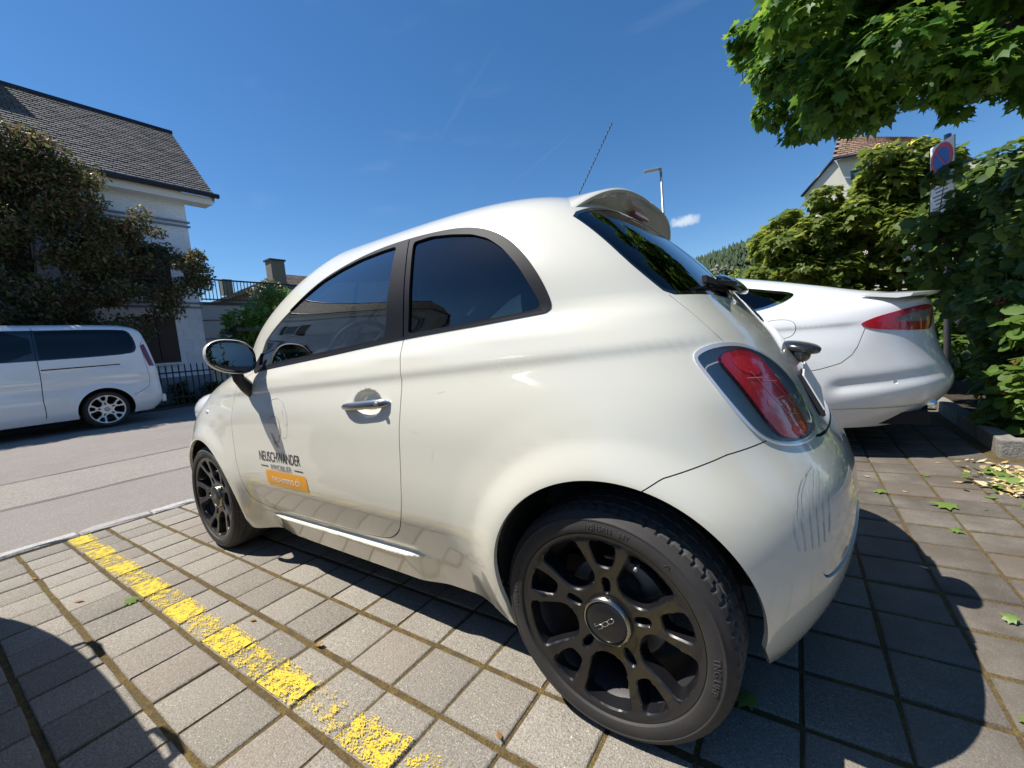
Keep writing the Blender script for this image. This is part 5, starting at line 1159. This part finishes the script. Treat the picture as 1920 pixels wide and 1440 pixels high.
# dark-red leaved tree in front of the white house
rng = np.random.default_rng(11); cl = []
while len(cl) < 230:
    y = rng.uniform(-3.3, 3.2); zt = np.interp(y, [-3.3, -2.7, -2.0, -1.2, -.4, .5, 3], [3.9, 4.5, 5.0, 5.7, 6.3, 6.6, 6.8]); zb = np.interp(y, [-3.3, -2.6, -2.0, -1.4, 0, 3], [3.5, 3.0, 2.4, 1.7, 1.3, 1.3]); z = rng.uniform(zb, zt - .15)
    if y < -1.6 and rng.random() < .35: continue
    x = 13.05 + rng.uniform(-.85, .35); s = rng.uniform(.16, .40) * np.interp(y, [-3.3, -1.5], [.6, 1.15]); cl.append((x, y, z, s, s * 1.25, s * .85))
plant('plum_tree', 'dark red-leaved tree in front of the white house behind the van', 'tree', cl, 95000, .088, 'kite', LM['plum'], (13.2, .3, .24), .05, .15, .2, 12, skin=False, inner=.05, seed=3)
# bright green shrub by the fence
plant('green_shrub', 'bright green bushy shrub behind the iron fence beside the house corner', 'shrub', sub_clumps((13.6, -4.65, 2.25), (.5, .95, 1.0), 26, .36, np.random.default_rng(5)) + sub_clumps((13.9, -5.6, 2.7), (.5, .8, .9), 16, .36, np.random.default_rng(6)), 9000, .13, 'kite', LM['lime'], (13.6, -4.7, .25), .06, .2, .1, 20, seed=6)
plant('pine_tree', 'pale small conifer behind the bright green shrub', 'tree', sub_clumps((19.5, -8.2, 4.1), (.5, .8, .9), 20, .35, np.random.default_rng(8)), 5000, .13, 'kite', LM['pine'], (19.5, -8.2, .3), .08, 0, -.3, 12, seed=9)
for k, (yy, hh) in enumerate(((-1.6, .45), (-2.5, .6), (-3.2, .5))):
    plant('garden_plant', ('low green plant behind the fence closest to the van', 'tallest of the low green plants behind the fence', 'low green plant behind the fence closest to the house corner')[k], 'plant', sub_clumps((13.35, yy, .25 + hh * .5), (.2, .3, hh * .5), 7, .16, np.random.default_rng(20 + k)), 700, .10, 'kite', LM['dark'], (13.35, yy, .245), .015, .2, -.4, 5, group='low plants along the fence', seed=30 + k)
# overhanging maple, trunk outside the picture
rng = np.random.default_rng(21); cl = []
while len(cl) < 210:
    x = rng.uniform(-5.0, .8); y = rng.uniform(-4.4, -2.35); z = rng.uniform(1.95, 4.9); s = rng.uniform(.17, .30)
    k = (1.66 - y) / 4.26; xn = (x + .416) / k - .416; zn = (z - .977) / k + .977; sn = s / k          # the crown slopes up and back from its drip line
    if zn - sn * .55 < np.interp(xn + sn * .55, [-3, -1.9, -1.52, -1.3, -1.02, -.8, -.6, -.45, -.2, -.03, .15, .3], [2.2, 2.15, 2.18, 2.30, 2.38, 2.38, 2.24, 2.22, 2.37, 2.66, 3.25, 4.1]): continue
    if z > 4.7 - .2 * abs(x + 1.6): continue
    cl.append((x, y, z, s, s, s * .8))
for p in ((-1.24, -2.70, 2.42), (-1.30, -2.75, 2.33)): cl.append((*p, .08, .08, .06))
plant('maple_tree', 'big green maple whose branches hang over the white car', 'tree', cl, 48000, .088, 'maple', LM['maple'], (-3.4, -3.9, .05), .085, .45, .5, 40, skin=True, inner=.35, seed=22)
# maple hedge
def box_clumps(prof, y0, y1, zlow, n, s0, seed):
    rng = np.random.default_rng(seed); o = []; xs_ = [p[0] for p in prof]; zs = [p[1] for p in prof]
    while len(o) < n:
        x = rng.uniform(min(xs_), max(xs_)); y = rng.uniform(y0, y1); zt = np.interp(x, xs_, zs); z = rng.uniform(zlow, zt - s0 * .7); s = s0 * rng.uniform(.7, 1.25); o.append((x, y, z, s, s, s * .8))
    return o
HL = 'clipped green maple standing in the hedge row behind the white car'
plant('hedge_maple', 'tall field maple in the hedge, cream house behind it', 'tree', box_clumps([(-2.2, 3.55), (-1.2, 3.52), (-.5, 3.40), (-.15, 3.15), (.08, 2.85), (.2, 2.45)], -8.4, -7.1, 1.7, 80, .30, 41), 22000, .12, 'maple', LM['hedge'], (-1.35, -7.8, 0), .075, .5, .35, 34, seed=42)
plant('hedge_shrub', 'light green leafy hedge below the field maple', 'hedge', box_clumps([(-2.8, 2.2), (-1, 2.1), (.3, 2.0), (.9, 2.1)], -8.3, -7.3, .3, 80, .28, 43), 16000, .10, 'round', LM['hedge'], (-.5, -7.9, 0), .05, .5, .3, 20, seed=44)
plant('hedge_shrub', 'yellow green shrub at the low end of the hedge under the rocky hill', 'shrub', box_clumps([(-.2, 2.45), (.3, 2.42), (.7, 2.28), (1.1, 2.1), (1.8, 2.0)], -9.2, -8.0, .5, 44, .30, 45), 9000, .11, 'kite', LM['hedge'], (.8, -8.6, 0), .05, .5, .2, 16, seed=46)
plant('hedge_tree', 'dense dark tree in the hedge behind the road sign', 'tree', box_clumps([(-5, 3.0), (-3.2, 2.85), (-2.4, 2.80), (-1.9, 2.75)], -7.2, -5.9, .3, 90, .34, 47), 22000, .10, 'round', LM['vib'], (-3, -6.8, 0), .07, .3, .3, 26, seed=48)
# shrub with broad leaves at the bed edge
rng = np.random.default_rng(51); cl = []
while len(cl) < 100:
    y = rng.uniform(-4.4, -2.85); x = rng.uniform(-3.4, -1.28 - .02 * (-2.4 - y)); z = rng.uniform(.15, 1.95)
    lim = np.interp(z, [.1, .5, 1.0, 1.5, 2.2], [-1.66, -1.56, -1.50, -1.45, -1.50]) + .15 * (y + 3.2)
    if x > lim - .1: continue
    s = rng.uniform(.16, .26); cl.append((x, y, z, s, s, s * .8))
plant('viburnum_shrub', 'broad-leaved shrub with red fruit at the corner of the planting bed', 'shrub', cl, 17000, .078, 'round', LM['vib'], (-2.1, -3.3, .05), .05, .5, .25, 40, inner=.3, seed=52, fold=.1)
cl2 = box_clumps([(-2.6, 1.0), (-1.9, 1.15), (-1.6, .95)], -2.95, -2.45, .12, 34, .15, 53)
plant('viburnum_shrub', 'sunlit lime green low shoots over the stone edging', 'shrub', cl2, 3600, .085, 'round', leaf_mat('young_leaf', [(.06, .12, .02), (.10, .18, .03), (.15, .23, .05)], .4), (-1.9, -2.7, .05), .02, .6, .2, 20, inner=.3, seed=54, fold=.1)
# climbing branch over the sign
plant('climbing_branch', 'thin leafy branch growing across the road sign', 'branch', [(-1.62, -4.75, 2.36, .13, .1, .07), (-1.5, -4.7, 2.30, .1, .1, .06), (-1.78, -4.75, 2.05, .16, .12, .15), (-1.75, -4.72, 1.90, .2, .12, .15), (-1.50, -4.7, 1.85, .22, .15, .14), (-1.55, -4.7, 1.62, .25, .15, .16), (-1.9, -4.8, 1.7, .25, .2, .25), (-1.6, -4.7, 1.35, .25, .15, .16), (-1.75, -4.7, 1.1, .25, .2, .2)], 620, .11, 'round', LM['vib'], (-1.95, -4.75, .05), .02, .4, .3, 9, seed=55, fold=.1)
# red fruit clusters, pale flowers
M['berry'] = mat('berry', (.30, .04, .02), .4); M['dryflower'] = mat('dry_flower', (.22, .10, .05), .9); M['rose_y'] = mat('yellow_rose', (.75, .62, .12), .7); M['rose_p'] = mat('pale_flower', (.75, .66, .62), .7)
def blob(name, label, cat, c, r, m, n, group):
    mb = MB()
    for _ in range(n):
        d = Vector(RNG.normal(size=3)).normalized() * r * RNG.uniform(.3, 1); mb.add(*ellipsoid(d, (r * .28,) * 3, nu=6, nv=4))
    mb.build(name, m, None, smooth=True, loc=c, label=label, cat=cat, group=group)
for c in ((-1.56, -2.62, .55), (-1.60, -2.55, .42), (-1.50, -2.60, .36), (-1.62, -2.6, .62)): blob('fruit_cluster', 'small red fruit cluster on the low sunlit shoots', 'fruit', c, .028, M['berry'], 9, 'red fruit clusters')
for c, l in (((-1.56, -3.0, .98), 'upper brown faded flower head on the broad-leaved shrub'), ((-1.60, -2.9, .86), 'lower brown faded flower head on the broad-leaved shrub')): blob('flower_head', l, 'flower', c, .05, M['dryflower'], 30, 'faded flower heads')
for c in ((-1.32, -7.1, 3.46), (-1.44, -7.1, 3.44), (-1.70, -7.05, 3.36)): blob('yellow_rose', 'pale yellow rose blooming on top of the field maple', 'flower', c, .045, M['rose_y'], 16, 'yellow roses')
for c in ((-1.35, -4.6, 1.62), (-1.30, -4.6, 1.52), (-1.62, -4.3, .82), (-1.15, -6.9, 1.9)): blob('pale_flower', 'pale pink flower among the leaves by the sign pole', 'flower', c, .035, M['rose_p'], 10, 'pale flowers')
# fallen leaves
FM = {'g': leaf_mat('fallen_green', [(.10, .17, .03), (.16, .24, .06)], .2), 't': leaf_mat('fallen_tan', [(.42, .30, .12), (.55, .42, .22), (.62, .55, .36)], .1), 'b': leaf_mat('fallen_brown', [(.22, .10, .03), (.32, .17, .06)], .1)}
def fallen(x, y, size, kind, m, label, group, rz=None, tilt=.25):
    V, F = leaves([(0, 0, 0)], size, kind, 3, 0, None, np.random.default_rng(int(abs(x * 977 + y * 331) * 100)), .3); V[:, 2] -= V[:, 2].min()
    V[:, 2] = np.minimum(V[:, 2], size * .35); link('fallen_leaf', tri_mesh('fallen_leaf', V, F), None, FM[m], loc=(x, y, .004), label=label, cat='leaf', group=group)
for x, y, sz, l in ((-.98, -1.15, .085, 'green maple leaf with curled pale tip near the heap of dry leaves'), (-.91, -.85, .07, 'flat lime green leaf between the heap of leaves and the car shadow'), (-.72, -1.29, .05, 'small dark green leaf on the paving behind the cream car'), (-.95, -1.65, .045, 'tiny green leaf on the paving beside the fastback shadow'), (-.27, .51, .055, 'green maple leaf in the shade behind the rear wheel'), (2.06, 1.25, .05, 'small green leaf beside the yellow bay line'), (-.91, -.15, .045, 'yellow green leaf on a joint beside the car shadow'), (-.80, .30, .045, 'pale green leaf at the foot of the cream car shadow')): fallen(x, y, sz, 'maple', 'g', l, None)
for x, y, l in ((1.37, 1.01, 'curled tan leaf on the paving between the bay line and the sill'), (2.3, 1.34, 'dry curled leaf beside the shadow of the silver car'), (.98, .96, 'brown dry leaf lying in a mossy joint'), (.23, .94, 'orange dry leaf in the joint before the rear wheel'), (2.88, 1.42, 'pale dry leaf near the kerb')): fallen(x, y, .04, 'kite', 'b', l, None)
for x, y in ((-1.05, -1.97), (-1.07, -1.91), (-.83, -1.31), (-.77, -.43), (-1.11, -1.26), (-1.07, -1.15), (-.67, -1.55), (-1.05, -.55)): fallen(x, y, .032, 'kite', 't', 'small tan leaf on the grey paving near the edging', 'tan leaves on the paving')
rng = np.random.default_rng(61); n = 520; P = np.c_[-1.33 + rng.normal(0, .075, n), -1.60 + rng.normal(0, .15, n), np.abs(rng.normal(.012, .012, n)) + .005]
V, F = leaves(P, .042, 'kite', 1.5, 0, None, rng, .3); link('leaf_litter', tri_mesh('leaf_litter', V, F), None, FM['t'], kind='stuff', label='heap of dry tan leaves by the stone edging', cat='leaf litter')
n = 70; P = np.c_[-1.33 + rng.normal(0, .09, n), -1.58 + rng.normal(0, .17, n), np.abs(rng.normal(.02, .012, n)) + .005]; V, F = leaves(P, .045, 'round', 1.5, 0, None, rng, .3); link('leaf_litter', tri_mesh('leaf_litter', V, F), None, FM['g'], kind='stuff', label='green clippings scattered over the heap of dry leaves', cat='leaf litter')
# hedge and trees that close the yard behind the viewer; they show in the mirror, rear window and bumper
plant('yard_hedge', 'tall dark hedge closing the far end of the yard', 'hedge', [(x, y, z, .7, .8, .6) for x, y, z in zip(RNG.uniform(-9.5, -8.2, 90), RNG.uniform(-7, 9, 90), RNG.uniform(.2, 2.6, 90))], 9000, .26, 'kite', LM['dark'], (-9, 1, -.1), .1, .3, .2, 20, seed=81)
plant('yard_tree', 'leafy tree standing behind the hedge at the end of the yard', 'tree', sub_clumps((-9.5, -3.2, 4.6), (2.2, 2.4, 2.2), 40, .8, np.random.default_rng(82)), 7000, .26, 'kite', LM['dark'], (-9.5, -3.2, -.1), .18, .3, .2, 20, seed=83)
plant('yard_tree', 'second leafy tree behind the yard hedge, nearer the silver car', 'tree', sub_clumps((-9.8, 4.6, 4.2), (2.2, 2.6, 2.0), 40, .8, np.random.default_rng(84)), 7000, .26, 'kite', LM['dark'], (-9.8, 4.6, -.1), .18, .3, .2, 20, seed=85)
# ------------------------------------------------------------ distant wooded hill with pale cliffs
M['hill'] = pos_mat('hill_forest', (.045, .065, .028), ((.02, .4, .65, (.06, .085, .035), .8), (.12, .45, .6, (.025, .04, .02), .7)), 1, ((.15, 4.0),))
M['cliff'] = pos_mat('cliff_rock', (.30, .29, .26), ((.06, .42, .6, (.07, .09, .04), .9), (.2, .45, .6, (.2, .19, .17), .6)), 1, ((.2, 3.0),))
hx = np.linspace(-160, 330, 90); rng = np.random.default_rng(71); prof = np.interp(hx, [-160, -60, 0, 40, 70, 100, 140, 330], [60, 72, 82, 84, 80, 74, 55, 20]) + np.cumsum(rng.normal(0, .5, 90)) * .5
G = []
for t, fy in ((0, -380), (.35, -430), (.62, -470), (.80, -485), (.92, -492), (1, -505)): G.append([(x, fy + rng.normal(0, 4), -2 + p * t ** 1.1 + rng.normal(0, .8)) for x, p in zip(hx, prof)])
MB().grid(np.array(G)).build('hill', M['hill'], smooth=True, kind='structure')
for k in range(16):
    x = rng.uniform(0, 130); zt = np.interp(x, hx, prof); w = rng.uniform(10, 26); hh = rng.uniform(4, 9); z0 = zt * rng.uniform(.66, .86)
    y0 = np.interp(z0 / zt, [0, .35, .62, .8, .92, 1], [-380, -430, -470, -485, -492, -505]) + 3.5
    G = [[(x - w / 2 + w * a + rng.normal(0, .8), y0 - 5 * b + rng.normal(0, 1.2), z0 + hh * b * (1 - .3 * abs(2 * a - 1)) + rng.normal(0, .8)) for a in np.linspace(0, 1, 10)] for b in np.linspace(0, 1, 5)]
    MB().grid(np.array(G)).build('hill_cliff', M['cliff'], kind='structure')
ft = MB(); P = []
for _ in range(1500):
    x = rng.uniform(-60, 160); zt = np.interp(x, hx, prof); t = rng.random() ** .5; z = zt * (.55 + .45 * t); y = np.interp(z / zt, [0, .35, .62, .8, .92, 1], [-380, -430, -470, -485, -492, -505]); P.append((x, y + 1, z))
V = []; F = []
for p in P:
    h = rng.uniform(3, 7); r = h * .3; i = len(V); V += [(p[0] + r * math.cos(a), p[1] + r * math.sin(a), p[2] + .1 * h) for a in np.linspace(0, 2 * math.pi, 6)[:-1]] + [(p[0], p[1], p[2] + h)]; F += [(i + q, i + (q + 1) % 5, i + 5) for q in range(5)]
link('hill_wood', tri_mesh('hill_wood', V, F), None, mat('far_conifer', (.03, .05, .022), 1, island=.4), kind='stuff', label='distant wood covering the hill', cat='wood')
